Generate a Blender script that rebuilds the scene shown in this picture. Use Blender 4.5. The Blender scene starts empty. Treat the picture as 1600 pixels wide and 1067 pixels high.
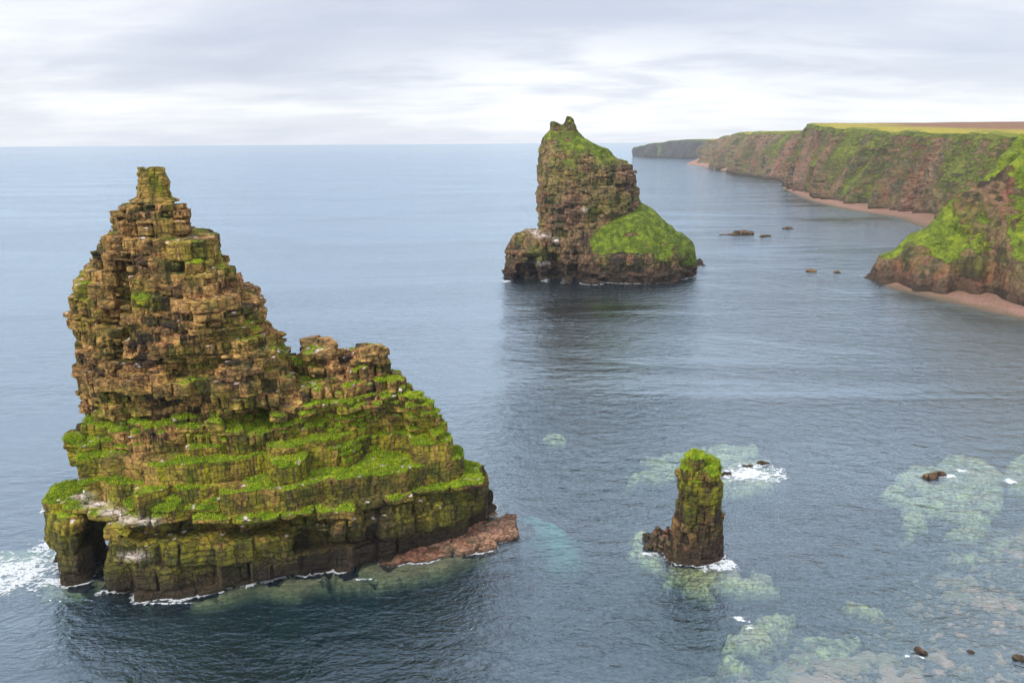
import bpy, math, random
import numpy as np
from mathutils import Matrix, Vector

# ------------------------------------------------------------------ camera, sky, sun, exposure
SC = bpy.context.scene
COL = SC.collection
FPX = 1142.0            # focal length in pixels of a 1600 px wide frame
CAM_H = 60.0
PITCH = math.atan((533.5 - 223.0) / FPX)
ROLL = math.radians(0.37)
_f = np.array([0, math.cos(PITCH), -math.sin(PITCH)])
_r0 = np.array([1.0, 0, 0]); _u0 = np.array([0, math.sin(PITCH), math.cos(PITCH)])
_r = math.cos(ROLL) * _r0 - math.sin(ROLL) * _u0
_u = math.cos(ROLL) * _u0 + math.sin(ROLL) * _r0
cam = bpy.data.cameras.new("camera")
cam.sensor_width = 36.0
cam.lens = 36.0 * FPX / 1600.0
cam.clip_start = 0.5
cam.clip_end = 90000.0
camo = bpy.data.objects.new("camera", cam)
COL.objects.link(camo)
camo.matrix_world = Matrix(((_r[0], _u[0], -_f[0], 0), (_r[1], _u[1], -_f[1], 0), (_r[2], _u[2], -_f[2], CAM_H), (0, 0, 0, 1)))
SC.camera = camo

SC.view_settings.view_transform = 'Standard'
SC.view_settings.look = 'None'
SC.view_settings.exposure = 0.42
SC.view_settings.gamma = 1.0
SC.cycles.max_bounces = 6
SC.cycles.transparent_max_bounces = 8
SC.cycles.sample_clamp_indirect = 4.0

SUN_EL, SUN_AZ = math.radians(44), math.radians(232)   # azimuth from +Y clockwise: behind the viewer, to the left
W = bpy.data.worlds.new("World"); SC.world = W; W.use_nodes = True

class NT:
    """small helper for node trees"""
    def __init__(s, nt): s.nt = nt; nt.nodes.clear()
    def n(s, t, **kw):
        nd = s.nt.nodes.new(t)
        for k, v in kw.items():
            if k == 'i':
                for kk, vv in v.items():
                    if hasattr(vv, 'is_linked') or isinstance(vv, bpy.types.NodeSocket): s.nt.links.new(vv, nd.inputs[kk])
                    else: nd.inputs[kk].default_value = vv
            else: setattr(nd, k, v)
        return nd
    def link(s, a, b): s.nt.links.new(a, b)
    def math(s, op, a, b=0.0, c=0.0, clamp=False):
        nd = s.nt.nodes.new('ShaderNodeMath'); nd.operation = op; nd.use_clamp = clamp
        for i, v in enumerate((a, b, c)):
            if isinstance(v, bpy.types.NodeSocket): s.nt.links.new(v, nd.inputs[i])
            else: nd.inputs[i].default_value = v
        return nd.outputs[0]
    def mix(s, f, a, b, mode='MIX'):
        nd = s.nt.nodes.new('ShaderNodeMix'); nd.data_type = 'RGBA'; nd.blend_type = mode
        for i, v in ((0, f), (6, a), (7, b)):
            if isinstance(v, bpy.types.NodeSocket): s.nt.links.new(v, nd.inputs[i])
            else: nd.inputs[i].default_value = v if i == 0 else (tuple(v) + (1,))[:4]
        return nd.outputs[2]
    def ramp(s, f, stops, interp='LINEAR'):
        nd = s.nt.nodes.new('ShaderNodeValToRGB'); cr = nd.color_ramp; cr.interpolation = interp
        while len(cr.elements) < len(stops): cr.elements.new(0.5)
        for e, (p, c) in zip(cr.elements, stops):
            e.position = p; e.color = (c, c, c, 1) if isinstance(c, (int, float)) else tuple(c) + (1,)
        s.nt.links.new(f, nd.inputs[0]); return nd.outputs[0]
    def noise(s, vec, scale, detail=4, rough=0.55, dist=0.0, out=0):
        nd = s.nt.nodes.new('ShaderNodeTexNoise')
        s.nt.links.new(vec, nd.inputs['Vector'])
        nd.inputs['Scale'].default_value = scale; nd.inputs['Detail'].default_value = detail
        nd.inputs['Roughness'].default_value = rough; nd.inputs['Distortion'].default_value = dist
        return nd.outputs[out]
    def mapping(s, vec, scale=(1, 1, 1), rot=(0, 0, 0), loc=(0, 0, 0)):
        nd = s.nt.nodes.new('ShaderNodeMapping'); s.nt.links.new(vec, nd.inputs[0])
        nd.inputs['Scale'].default_value = scale; nd.inputs['Rotation'].default_value = rot; nd.inputs['Location'].default_value = loc
        return nd.outputs[0]

def build_world():
    t = NT(W.node_tree)
    sky = t.n('ShaderNodeTexSky', sky_type='NISHITA', sun_disc=False)
    sky.sun_elevation = SUN_EL; sky.sun_rotation = SUN_AZ; sky.altitude = 60
    co = t.n('ShaderNodeTexCoord').outputs['Generated']
    sep = t.n('ShaderNodeSeparateXYZ'); t.link(co, sep.inputs[0])
    z = sep.outputs[2]
    zc = t.math('MAXIMUM', z, 0.0)
    den = t.math('ADD', zc, 0.14)
    cb = t.n('ShaderNodeCombineXYZ')
    t.link(t.math('DIVIDE', sep.outputs[0], den), cb.inputs[0]); t.link(t.math('DIVIDE', sep.outputs[1], den), cb.inputs[1])
    v = cb.outputs[0]
    n1 = t.noise(t.mapping(v, (0.30, 0.55, 1), (0, 0, 0.35), (3.1, 1.7, 0)), 1.0, 5, 0.5, 0.5)
    n2 = t.noise(t.mapping(v, (0.8, 1.3, 1), (0, 0, 0.2), (7.3, 2.2, 0)), 1.6, 7, 0.58, 0.3)
    m = t.math('ADD', t.math('MULTIPLY', n1, 0.72), t.math('MULTIPLY', n2, 0.28))
    # brightness of the cloud deck: lavender-grey layers against near-white gaps
    deck = t.ramp(m, [(0.37, (5.0, 5.35, 6.3)), (0.46, (5.9, 6.2, 7.0)), (0.53, (7.1, 7.3, 7.8)), (0.61, (8.6, 8.7, 8.85))])
    # an overcast sky is brightest overhead
    up = t.math('MULTIPLY_ADD', t.ramp(z, [(0.19, 0.0), (0.45, 0.6), (0.9, 1.0)]), 0.85, 1.0)
    cbu = t.n('ShaderNodeCombineXYZ', i={0: up, 1: up, 2: up}); deck = t.mix(1.0, deck, cbu.outputs[0], 'MULTIPLY')
    # bright clear slot low over the horizon, strongest ahead and a little right of the view
    band = t.ramp(z, [(0.0, 0.55), (0.015, 0.75), (0.045, 0.55), (0.085, 0.7), (0.15, 0.0)])
    az = t.math('DIVIDE', sep.outputs[0], t.math('MAXIMUM', sep.outputs[1], 0.05))
    azw = t.math('SUBTRACT', 1.0, t.math('ABSOLUTE', t.math('MULTIPLY', t.math('SUBTRACT', az, 0.12), 2.2)), clamp=True)
    low = t.ramp(z, [(0.005, 0.32), (0.03, 0.22), (0.06, 0.0)])
    bandf = t.math('MULTIPLY', band, t.math('MULTIPLY', azw, t.ramp(n2, [(0.36, 0.35), (0.55, 1.1)])), clamp=True)
    bandf = t.math('MAXIMUM', bandf, low)
    c = t.mix(bandf, deck, (9.6, 9.65, 9.7))
    c = t.mix(0.12, c, sky.outputs[0])
    below = t.ramp(t.math('ADD', z, 0.05), [(0.038, 0.0), (0.046, 1.0)])
    c = t.mix(below, (0.6, 0.9, 1.3), c)
    bg = t.n('ShaderNodeBackground', i={'Color': c, 'Strength': 0.1})
    t.link(bg.outputs[0], t.n('ShaderNodeOutputWorld').inputs[0])
build_world()

sun = bpy.data.lights.new("sun", 'SUN'); sun.energy = 2.4; sun.angle = math.radians(12); sun.color = (1.0, 0.93, 0.80)
suno = bpy.data.objects.new("sun", sun); COL.objects.link(suno)
_sd = Vector((math.sin(SUN_AZ) * math.cos(SUN_EL), math.cos(SUN_AZ) * math.cos(SUN_EL), math.sin(SUN_EL)))
suno.rotation_euler = _sd.to_track_quat('Z', 'Y').to_euler()

# ------------------------------------------------------------------ helpers: survey points, noise, meshes
def ray(px, py):
    d = _f + _r * (px - 800.0) / FPX + _u * (533.5 - py) / FPX
    return d
def PZ(px, py, z=0.0):
    """place seen at (px,py) of the survey frame that lies at height z"""
    d = ray(px, py); t = (z - CAM_H) / d[2]
    return np.array([d[0] * t, d[1] * t, z])
def PY(px, py, Y):
    """place seen at (px,py) that lies Y metres ahead"""
    d = ray(px, py); t = Y / d[1]
    return np.array([d[0] * t, Y, CAM_H + d[2] * t])

def h3(ix, iy, iz, seed=0):
    n = (ix.astype(np.int64) * 374761393 + iy.astype(np.int64) * 668265263 + iz.astype(np.int64) * 2147483647 + seed * 974634777) & 0xffffffff
    n = ((n ^ (n >> 13)) * 1274126177) & 0xffffffff
    n = ((n ^ (n >> 16)) * 2246822519) & 0xffffffff
    n = n ^ (n >> 15)
    return (n & 0xffffff).astype(np.float32) / 16777215.0

def vnoise(x, y, z, seed=0):
    ix = np.floor(x); iy = np.floor(y); iz = np.floor(z)
    fx = x - ix; fy = y - iy; fz = z - iz
    fx = fx * fx * (3 - 2 * fx); fy = fy * fy * (3 - 2 * fy); fz = fz * fz * (3 - 2 * fz)
    ix = ix.astype(np.int64); iy = iy.astype(np.int64); iz = iz.astype(np.int64)
    r = 0
    for a in (0, 1):
        wa = fx if a else 1 - fx
        for b in (0, 1):
            wb = fy if b else 1 - fy
            for c in (0, 1):
                wc = fz if c else 1 - fz
                r = r + wa * wb * wc * h3(ix + a, iy + b, iz + c, seed)
    return r * 2 - 1
def fbm(x, y, z, oct=4, seed=0, gain=0.5):
    r = 0; a = 1.0; s = 0
    for o in range(oct):
        r = r + a * vnoise(x * 2.03 ** o + 17.3 * o, y * 2.03 ** o - 9.1 * o, z * 2.03 ** o + 5.7 * o, seed + o)
        s += a; a *= gain
    return r / s
def sstep(a, b, x):
    t = np.clip((x - a) / (b - a), 0, 1); return t * t * (3 - 2 * t)

def mesh_np(name, V, Fq, mat, parent=None, attrs=None, smooth=True):
    me = bpy.data.meshes.new(name)
    V = np.asarray(V, dtype=np.float32); Fq = np.asarray(Fq, dtype=np.int32)
    k = Fq.shape[1]
    me.vertices.add(len(V)); me.vertices.foreach_set('co', V.ravel())
    me.loops.add(Fq.size); me.loops.foreach_set('vertex_index', Fq.ravel())
    me.polygons.add(len(Fq)); me.polygons.foreach_set('loop_start', np.arange(0, Fq.size, k, dtype=np.int32))
    me.polygons.foreach_set('loop_total', np.full(len(Fq), k, dtype=np.int32))
    me.polygons.foreach_set('use_smooth', np.full(len(Fq), bool(smooth)))
    me.update(calc_edges=True)
    if attrs:
        for an, arr in attrs.items():
            at = me.attributes.new(an, 'FLOAT_COLOR', 'POINT')
            at.data.foreach_set('color', np.asarray(arr, dtype=np.float32).ravel())
    me.materials.append(mat)
    o = bpy.data.objects.new(name, me); COL.objects.link(o)
    if parent: o.parent = parent; o.matrix_parent_inverse = parent.matrix_world.inverted()
    return o
def tag(o, label=None, cat=None, group=None, kind=None):
    if label: o['label'] = label
    if cat: o['category'] = cat
    if group: o['group'] = group
    if kind: o['kind'] = kind
    return o
def empty(name, loc, label, cat, group=None):
    o = bpy.data.objects.new(name, None); COL.objects.link(o); o.location = loc
    o.matrix_world = Matrix.Translation(loc); o.empty_display_size = 1
    return tag(o, label, cat, group)
def vnormals(V, Fq):
    a, b, c, d = (V[Fq[:, i]] for i in range(4))
    fn = np.cross(c - a, d - b)
    N = np.zeros_like(V)
    for i in range(4):
        for ax in range(3): N[:, ax] += np.bincount(Fq[:, i], fn[:, ax], len(V))
    return N / (np.linalg.norm(N, axis=1, keepdims=True) + 1e-9)
def smooth_attr(A, Fq, n=1, lam=0.5):
    A = np.array(A, dtype=np.float64); two = A.ndim == 1
    if two: A = A[:, None]
    E = np.concatenate([Fq[:, [0, 1]], Fq[:, [1, 2]], Fq[:, [2, 3]], Fq[:, [3, 0]]])
    for _ in range(n):
        cnt = np.bincount(E[:, 0], minlength=len(A)) + np.bincount(E[:, 1], minlength=len(A))
        S = np.stack([np.bincount(E[:, 0], A[E[:, 1], k], len(A)) + np.bincount(E[:, 1], A[E[:, 0], k], len(A)) for k in range(A.shape[1])], 1)
        A = A + lam * (S / np.maximum(cnt, 1)[:, None] - A)
    return A[:, 0] if two else A

# ---- solids: plan outlines interpolated between heights, evaluated as distance fields
class Loft:
    def __init__(s, levels, wobble=0.0):
        s.z = np.array([l[0] for l in levels]); o = np.argsort(s.z); s.z = s.z[o]
        s.P = np.array([levels[i][1] for i in o])            # L, N, 2
    def __call__(s, x, y, z):
        N = s.P.shape[1]
        vx = [np.interp(z, s.z, s.P[:, i, 0]) for i in range(N)]
        vy = [np.interp(z, s.z, s.P[:, i, 1]) for i in range(N)]
        d = np.full(x.shape, 1e9); sg = np.ones(x.shape)
        for i in range(N):
            j = i - 1
            ex = vx[j] - vx[i]; ey = vy[j] - vy[i]; wx = x - vx[i]; wy = y - vy[i]
            t = np.clip((wx * ex + wy * ey) / (ex * ex + ey * ey + 1e-9), 0, 1)
            bx = wx - ex * t; by = wy - ey * t
            d = np.minimum(d, bx * bx + by * by)
            c1 = y >= vy[i]; c2 = y < vy[j]; c3 = ex * wy > ey * wx
            sg = np.where((c1 & c2 & c3) | (~c1 & ~c2 & ~c3), -sg, sg)
        d = sg * np.sqrt(d)
        return np.maximum(d, np.maximum(z - s.z[-1], s.z[0] - z))
def rows(Yc, data, n=12, p=2.6, zbot=None):
    """data: (py, pxl, pxr, front, back[, dY]) -> Loft of rounded boxes"""
    L = []
    for r in data:
        py, xl, xr, bf, bb = r[:5]; Y = Yc + (r[5] if len(r) > 5 else 0)
        a = PY(xl, py, Y); b = PY(xr, py, Y); z = 0.5 * (a[2] + b[2])
        cx = 0.5 * (a[0] + b[0]); hw = 0.5 * (b[0] - a[0]); pts = []
        for k in range(n):
            th = 2 * math.pi * (k + 0.5) / n; c, s_ = math.cos(th), math.sin(th)
            cc = math.copysign(abs(c) ** (2 / p), c); ss = math.copysign(abs(s_) ** (2 / p), s_)
            yy = Y + (bb if ss > 0 else bf) * ss                 # flanks narrow towards the viewer, as the real stacks do
            pts.append(((cx + hw * cc / (abs(math.cos(math.pi / n)) ** (2 / p))) * (1 + (yy / Y - 1) * 0.9), yy))
        L.append((z, pts))
    if zbot is not None:
        zm = min(l[0] for l in L)
        if zbot < zm: L.append((zbot, [l for l in L if l[0] == zm][0][1]))
    return Loft(L)
def plan(levels):
    """levels: (z, [(px,py)...visible from the front at that height], back_depth)"""
    out = []
    for z, pts, bd in levels:
        P = [tuple(PZ(a, b, z)[:2]) for a, b in pts]
        n = len(P); Q = []
        for k in range(n - 1, -1, -1):
            if k in (0, n - 1) or k % 2 == 0:
                sh = 0.35 if k in (0, n - 1) else 1.0
                Q.append((P[k][0] * (1.03 if 0 < k < n - 1 else 1.0), P[k][1] + bd * sh))
        out.append((z, P + Q))
    return Loft(out)
def ellip(c, r):
    c = np.array(c); r = np.array(r)
    def f(x, y, z):
        k = np.sqrt(((x - c[0]) / r[0]) ** 2 + ((y - c[1]) / r[1]) ** 2 + ((z - c[2]) / r[2]) ** 2)
        return (k - 1) * r.min()
    return f

class Beds:
    """bedded, jointed rock: strata of uneven thickness cut into blocks"""
    def __init__(s, seed, tmin, tmax, cell, amp, layamp, groove=0.25, tilt=(0, 0), zmin=-15, zmax=90, qz=0.85, qxy=0.5, warp=0.8, low=None, lam=0.0):
        s.lam = lam
        rs = np.random.RandomState(seed); s.seed = seed
        b = [zmin]
        while b[-1] < zmax: b.append(b[-1] + (tmin + (tmax - tmin) * rs.rand() ** 1.8) * (low[1] if low and b[-1] < low[0] else 1))
        s.b = np.array(b); s.off = (rs.rand(len(b) + 1) - 0.5) * 2 * layamp
        s.cs = cell * (0.55 + 0.9 * rs.rand(len(b) + 1)) * np.array([(low[2] if low and v < low[0] else 1) for v in b + [b[-1]]]); s.ox = rs.rand(len(b) + 1) * 50
        s.amp = amp; s.g = groove; s.tilt = tilt; s.qz = qz; s.qxy = qxy; s.warp = warp
    def __call__(s, x, y, z):
        zz = z + s.tilt[0] * x + s.tilt[1] * y + s.warp * vnoise(x / 14, y / 14, z / 14, s.seed + 5) + 0.25 * s.warp * vnoise(x / 3.5, y / 3.5, z * 0, s.seed + 6)
        k = np.clip(np.searchsorted(s.b, zz) - 1, 0, len(s.b) - 2)
        lo = s.b[k]; hi = s.b[k + 1]; th = hi - lo
        zq = z + ((lo + hi) / 2 - zz) * s.qz
        cs = s.cs[k]
        wx = x + 0.15 * vnoise(x / 1.7, y / 1.7, z / 1.7, s.seed + 8); wy = y + 0.15 * vnoise(x / 1.7, y / 1.7, z / 1.7, s.seed + 9)
        u = (wx * 0.94 + wy * 0.34) / cs + s.ox[k]; v = (-wx * 0.34 + wy * 0.94) / cs
        iu = np.floor(u); iv = np.floor(v)
        d1 = np.full(x.shape, 9.0); d2 = np.full(x.shape, 9.0)
        bu = np.zeros_like(u); bv = np.zeros_like(u); cu = iu.copy(); cv = iv.copy()
        for a in (-1, 0, 1):
            for b in (-1, 0, 1):
                ju = (iu + a).astype(np.int64); jv = (iv + b).astype(np.int64)
                qu = ju + 0.15 + 0.7 * h3(ju, jv, k, s.seed); qv = jv + 0.15 + 0.7 * h3(ju, jv, k, s.seed + 1)
                d = np.maximum(np.abs(qu - u), np.abs(qv - v)) * 0.7 + 0.3 * np.hypot(qu - u, qv - v)
                m = d < d1
                d2 = np.where(m, d1, np.minimum(d2, d)); d1 = np.where(m, d, d1)
                bu = np.where(m, qu, bu); bv = np.where(m, qv, bv); cu = np.where(m, ju, cu); cv = np.where(m, jv, cv)
        rnd = h3(cu.astype(np.int64), cv.astype(np.int64), k, s.seed + 3)
        du = (bu - u) * cs; dv = (bv - v) * cs
        xq = x + s.qxy * (du * 0.94 - dv * 0.34); yq = y + s.qxy * (du * 0.34 + dv * 0.94)
        edge = np.minimum((d2 - d1) * cs * 0.5, np.minimum(zz - lo, hi - zz) * 0.8)
        am = 0.30 + 0.9 * sstep(-0.35, 0.35, vnoise(x / 5.3, y / 5.3, z / 4.1, s.seed + 13) + 0.5 * vnoise(x / 2, y / 2, z / 2, s.seed + 14))
        gm = 0.25 + 0.9 * sstep(-0.3, 0.3, vnoise(x / 3.1, y / 3.1, z / 2.3, s.seed + 15))
        disp = s.off[k] * (0.5 + 0.5 * am) + (rnd - 0.5) * 2 * s.amp * am - s.g * 1.5 * gm * np.exp(-(edge / 0.15) ** 2) + s.lam * (h3(np.floor(zz / 0.42 + 0.6 * rnd).astype(np.int64), cu.astype(np.int64), cv.astype(np.int64), 9) - 0.5)
        return xq, yq, zq, disp, rnd, k

def surface_nets(G, org, h):
    S = G < 0
    nx, ny, nz = G.shape
    cnt = np.zeros((nx - 1, ny - 1, nz - 1), np.int8)
    offs = [(a, b, c) for a in (0, 1) for b in (0, 1) for c in (0, 1)]
    for a, b, c in offs: cnt += S[a:nx - 1 + a, b:ny - 1 + b, c:nz - 1 + c]
    act = (cnt > 0) & (cnt < 8)
    idx = np.full(act.shape, -1, np.int32); ac = np.argwhere(act); idx[act] = np.arange(len(ac))
    i, j, k = ac.T
    val = {o: G[i + o[0], j + o[1], k + o[2]] for o in offs}
    pos = np.zeros((len(ac), 3)); n = np.zeros(len(ac))
    for o in offs:
        for ax in range(3):
            if o[ax] == 0:
                o2 = list(o); o2[ax] = 1; o2 = tuple(o2)
                a, b = val[o], val[o2]; m = (a < 0) != (b < 0)
                t = np.where(m, a / np.where(m, a - b, 1), 0)
                p = np.array(o, float)[None, :] + 0 * pos; p[:, ax] += t
                pos += p * m[:, None]; n += m
    V = (ac + pos / n[:, None]) * h + np.array(org)
    Q = []
    for ax in range(3):
        A = np.moveaxis(S, ax, 0); I = np.moveaxis(idx, ax, 0)
        if ax == 1: pass
        m = A[:-1, 1:-1, 1:-1] != A[1:, 1:-1, 1:-1]
        e = np.argwhere(m); a, b, c = e.T
        inside = A[a, b + 1, c + 1]
        q = np.stack([I[a, b, c], I[a, b + 1, c], I[a, b + 1, c + 1], I[a, b, c + 1]], 1)
        flip = inside if ax != 1 else ~inside
        q = np.where(flip[:, None], q, q[:, ::-1])
        Q.append(q)
    Q = np.concatenate(Q); Q = Q[(Q >= 0).all(1)]
    return V, Q

WATERLINE = {}
def solid(F, lo, hi, h, beds, rough=0.15, band=3.0, soft=None):
    """returns V, Q, field-evaluated block number per vertex"""
    c = 4
    n = [int(math.ceil((hi[a] - lo[a]) / (h * c))) for a in range(3)]
    gx, gy, gz = (lo[a] + (np.arange(n[a]) + 0.5) * h * c for a in range(3))
    X, Y, Z = np.meshgrid(gx, gy, gz, indexing='ij')
    Fc = F(X, Y, Z)
    G = np.repeat(np.repeat(np.repeat(np.where(Fc < 0, -1.0, 1.0).astype(np.float32), c, 0), c, 1), c, 2)
    act = np.argwhere(np.abs(Fc) < band)
    sub = np.stack(np.meshgrid(range(c), range(c), range(c), indexing='ij'), -1).reshape(-1, 3)
    ids = (act[:, None, :] * c + sub[None]).reshape(-1, 3)
    x, y, z = (lo[a] + ids[:, a] * h for a in range(3))
    out = np.zeros(len(ids), np.float32)
    B = 400000
    for s0 in range(0, len(ids), B):
        sl = slice(s0, s0 + B); xs, ys, zs = x[sl], y[sl], z[sl]
        xq, yq, zq, disp, rnd, k = beds(xs, ys, zs)
        if soft is not None:
            w = soft(xs, ys, zs); xq = xq + (xs - xq) * w; yq = yq + (ys - yq) * w; zq = zq + (zs - zq) * w; disp = disp * (1 - w)
        g = F(xq, yq, zq) - disp + min(0.12, h * 0.5)
        g = g + rough * fbm(xs / 1.1, ys / 1.1, zs / 1.1, 3, 77) + rough * 3 * vnoise(xs / 6.5, ys / 6.5, zs / 6.5, 31)
        out[sl] = g
    G[ids[:, 0], ids[:, 1], ids[:, 2]] = out
    G[0] = G[-1] = 1; G[:, 0] = G[:, -1] = 1; G[:, :, 0] = G[:, :, -1] = 1
    V, Q = surface_nets(G, lo, h)
    lab = np.arange(len(V)); E_ = np.concatenate([Q[:, [0, 1]], Q[:, [1, 2]], Q[:, [2, 3]], Q[:, [3, 0]]])
    for _ in range(400):
        nl = lab.copy(); np.minimum.at(nl, E_[:, 0], lab[E_[:, 1]]); np.minimum.at(nl, E_[:, 1], lab[E_[:, 0]]); nl = nl[nl]; nl = nl[nl]
        if (nl == lab).all(): break
        lab = nl
    cnt_ = np.bincount(lab, minlength=len(V)); good = cnt_[lab] >= max(20, 0.02 * cnt_.max()); Q = Q[good[Q[:, 0]]]
    u_, inv_ = np.unique(Q, return_inverse=True); V = V[u_]; Q = inv_.reshape(-1, 4)
    V = smooth_attr(V, Q, 1, 0.2)
    _, _, _, _, rnd, k = beds(V[:, 0], V[:, 1], V[:, 2])
    return V, Q, rnd, k

def split_parts(V, Q, attr, ids, names, mat, parent, labels=None, mats={}):
    fid = ids[Q[:, 0]]
    for i, nm in enumerate(names):
        q = Q[fid == i]
        if not len(q): continue
        u, inv = np.unique(q, return_inverse=True)
        o = mesh_np(nm, V[u], inv.reshape(-1, 4), mats.get(nm, mat), parent, {'mask': attr[u]}, smooth=False)
        if labels and labels.get(nm): o['label'] = labels[nm]

# ------------------------------------------------------------------ materials
def rock_mat(name, warm=((0.20, 0.115, 0.06), (0.36, 0.22, 0.13), (0.13, 0.10, 0.065)), grass=((0.10, 0.20, 0.012), (0.30, 0.42, 0.02), (0.03, 0.075, 0.008)),
             lich=(0.22, 0.24, 0.02), scale=1.0, wet=2.5, red=(0.26, 0.09, 0.055), vert=False, joints=1.0):
    if vert: joints = 0.0
    m = bpy.data.materials.new(name); m.use_nodes = True; t = NT(m.node_tree)
    geo = t.n('ShaderNodeNewGeometry'); pos = geo.outputs['Position']
    at = t.n('ShaderNodeAttribute', attribute_name='mask'); sp = t.n('ShaderNodeSeparateColor'); t.link(at.outputs['Color'], sp.inputs[0])
    G, L, B, A = sp.outputs[0], sp.outputs[1], sp.outputs[2], at.outputs['Alpha']
    s = 1.0 / scale
    fine = t.noise(pos, 1.6 * s, 8, 0.65)
    mid = t.noise(pos, 0.35 * s, 5, 0.6)
    strat = t.noise(t.mapping(pos, (0.15 * s, 0.15 * s, 2.2 * s)), 1.0, 6, 0.6)
    streak = t.noise(t.mapping(pos, (1.3 * s, 1.3 * s, 0.12 * s)), 1.0, 5, 0.6)
    rock = t.mix(t.ramp(B, [(0.15, 0.0), (0.85, 1.0)]), warm[0], warm[1])
    rock = t.mix(t.ramp(mid, [(0.42, 0.0), (0.62, 1.0)]), rock, warm[2])
    rock = t.mix(t.ramp(t.noise(t.mapping(pos, (0.5 * s, 0.5 * s, 0.15 * s)), 1.0, 5, 0.6) if vert else strat, [(0.50, 0.0), (0.62, 0.75 if vert else 0.55)]), rock, red)
    rock = t.mix(t.ramp(fine, [(0.35, 0.0), (0.65, 1.0)]), t.mix(1.0, rock, (0.42, 0.42, 0.42), 'MULTIPLY'), t.mix(1.0, rock, (1.5, 1.47, 1.42), 'MULTIPLY'))
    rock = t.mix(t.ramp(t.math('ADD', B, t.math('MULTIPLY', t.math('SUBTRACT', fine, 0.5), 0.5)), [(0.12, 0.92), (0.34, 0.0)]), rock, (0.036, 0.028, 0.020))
    # dark algae/soot streaks on the walls
    rock = t.mix(t.ramp(streak, [(0.56, 0.0), (0.68, 0.7)]), rock, (0.045, 0.038, 0.03))
    lf = t.math('MULTIPLY', L, t.ramp(t.math('ADD', t.math('MULTIPLY', streak, 0.6), t.math('MULTIPLY', fine, 0.4)), [(0.40, 0.1), (0.56, 1.0)]), clamp=True)
    lcol = t.mix(t.ramp(mid, [(0.45, 0.0), (0.6, 1.0)]), lich, (lich[0] * 0.4, lich[1] * 0.5, lich[2] * 0.8))
    col = t.mix(lf, rock, lcol)
    gn = t.noise(pos, 2.6 * s, 6, 0.7); gm = t.noise(pos, 0.55 * s, 4, 0.6)
    gcol = t.mix(t.ramp(gn, [(0.38, 0.0), (0.6, 1.0)]), grass[2], grass[0])
    gcol = t.mix(t.ramp(gm, [(0.45, 0.0), (0.62, 1.0)]), gcol, t.mix(t.ramp(gn, [(0.35, 0.0), (0.6, 1.0)]), grass[0], grass[1]))
    gf = t.math('ADD', G, t.math('MULTIPLY', t.math('SUBTRACT', gn, 0.5), 1.2))
    gf = t.ramp(gf, [(0.40, 0.0), (0.55, 1.0)])
    col = t.mix(gf, col, gcol)
    # guano / salt
    wf = t.math('MULTIPLY', A, t.ramp(fine, [(0.36, 0.0), (0.48, 1.0)]))
    col = t.mix(wf, col, (0.62, 0.52, 0.46))
    # tide-wet black band above the waterline (real staining)
    sep = t.n('ShaderNodeSeparateXYZ'); t.link(pos, sep.inputs[0])
    zz = t.math('ADD', sep.outputs[2], t.math('MULTIPLY', t.math('SUBTRACT', mid, 0.5), wet * 2.2))
    wt = t.ramp(t.math('DIVIDE', zz, max(wet, 0.01) * 2, clamp=True), [(0.15, 0.85), (0.85, 0.0)])
    col = t.mix(wt, col, t.mix(fine, (0.03, 0.022, 0.016), (0.06, 0.045, 0.033)))
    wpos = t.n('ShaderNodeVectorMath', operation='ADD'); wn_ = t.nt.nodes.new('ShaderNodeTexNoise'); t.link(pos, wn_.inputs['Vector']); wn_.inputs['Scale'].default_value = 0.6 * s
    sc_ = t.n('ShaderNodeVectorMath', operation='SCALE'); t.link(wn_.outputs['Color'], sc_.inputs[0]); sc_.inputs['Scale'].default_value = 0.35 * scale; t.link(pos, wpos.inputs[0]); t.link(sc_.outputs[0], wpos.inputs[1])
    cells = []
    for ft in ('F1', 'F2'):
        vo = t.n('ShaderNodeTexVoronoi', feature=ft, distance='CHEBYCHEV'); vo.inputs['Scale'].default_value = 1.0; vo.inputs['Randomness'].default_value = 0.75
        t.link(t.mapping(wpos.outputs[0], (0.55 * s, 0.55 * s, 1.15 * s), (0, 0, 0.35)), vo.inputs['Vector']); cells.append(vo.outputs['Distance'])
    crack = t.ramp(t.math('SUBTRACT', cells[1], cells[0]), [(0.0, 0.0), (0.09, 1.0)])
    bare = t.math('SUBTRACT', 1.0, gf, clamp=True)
    col = t.mix(t.math('MULTIPLY', t.math('SUBTRACT', 1.0, crack, clamp=True), t.math('MULTIPLY', bare, 0.45 * joints)), col, (0.03, 0.024, 0.018))     # crack shade painted dark along the joints
    bh = t.math('ADD', t.math('MULTIPLY', fine, 0.5 * scale), t.math('MULTIPLY', strat, 0.35 * scale))
    bh = t.math('ADD', bh, t.math('MULTIPLY', t.math('MULTIPLY', crack, bare), 0.28 * scale * joints))
    bh = t.math('ADD', bh, t.math('MULTIPLY', t.math('MULTIPLY', gn, gf), 0.5 * scale))
    bump = t.n('ShaderNodeBump', i={'Height': bh, 'Strength': 0.9, 'Distance': 1.0})
    bs = t.n('ShaderNodeBsdfPrincipled', i={'Base Color': col, 'Roughness': 0.9, 'Normal': bump.outputs[0]})
    bs.inputs['Specular IOR Level'].default_value = 0.15
    t.link(bs.outputs[0], t.n('ShaderNodeOutputMaterial').inputs[0])
    return m

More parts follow.
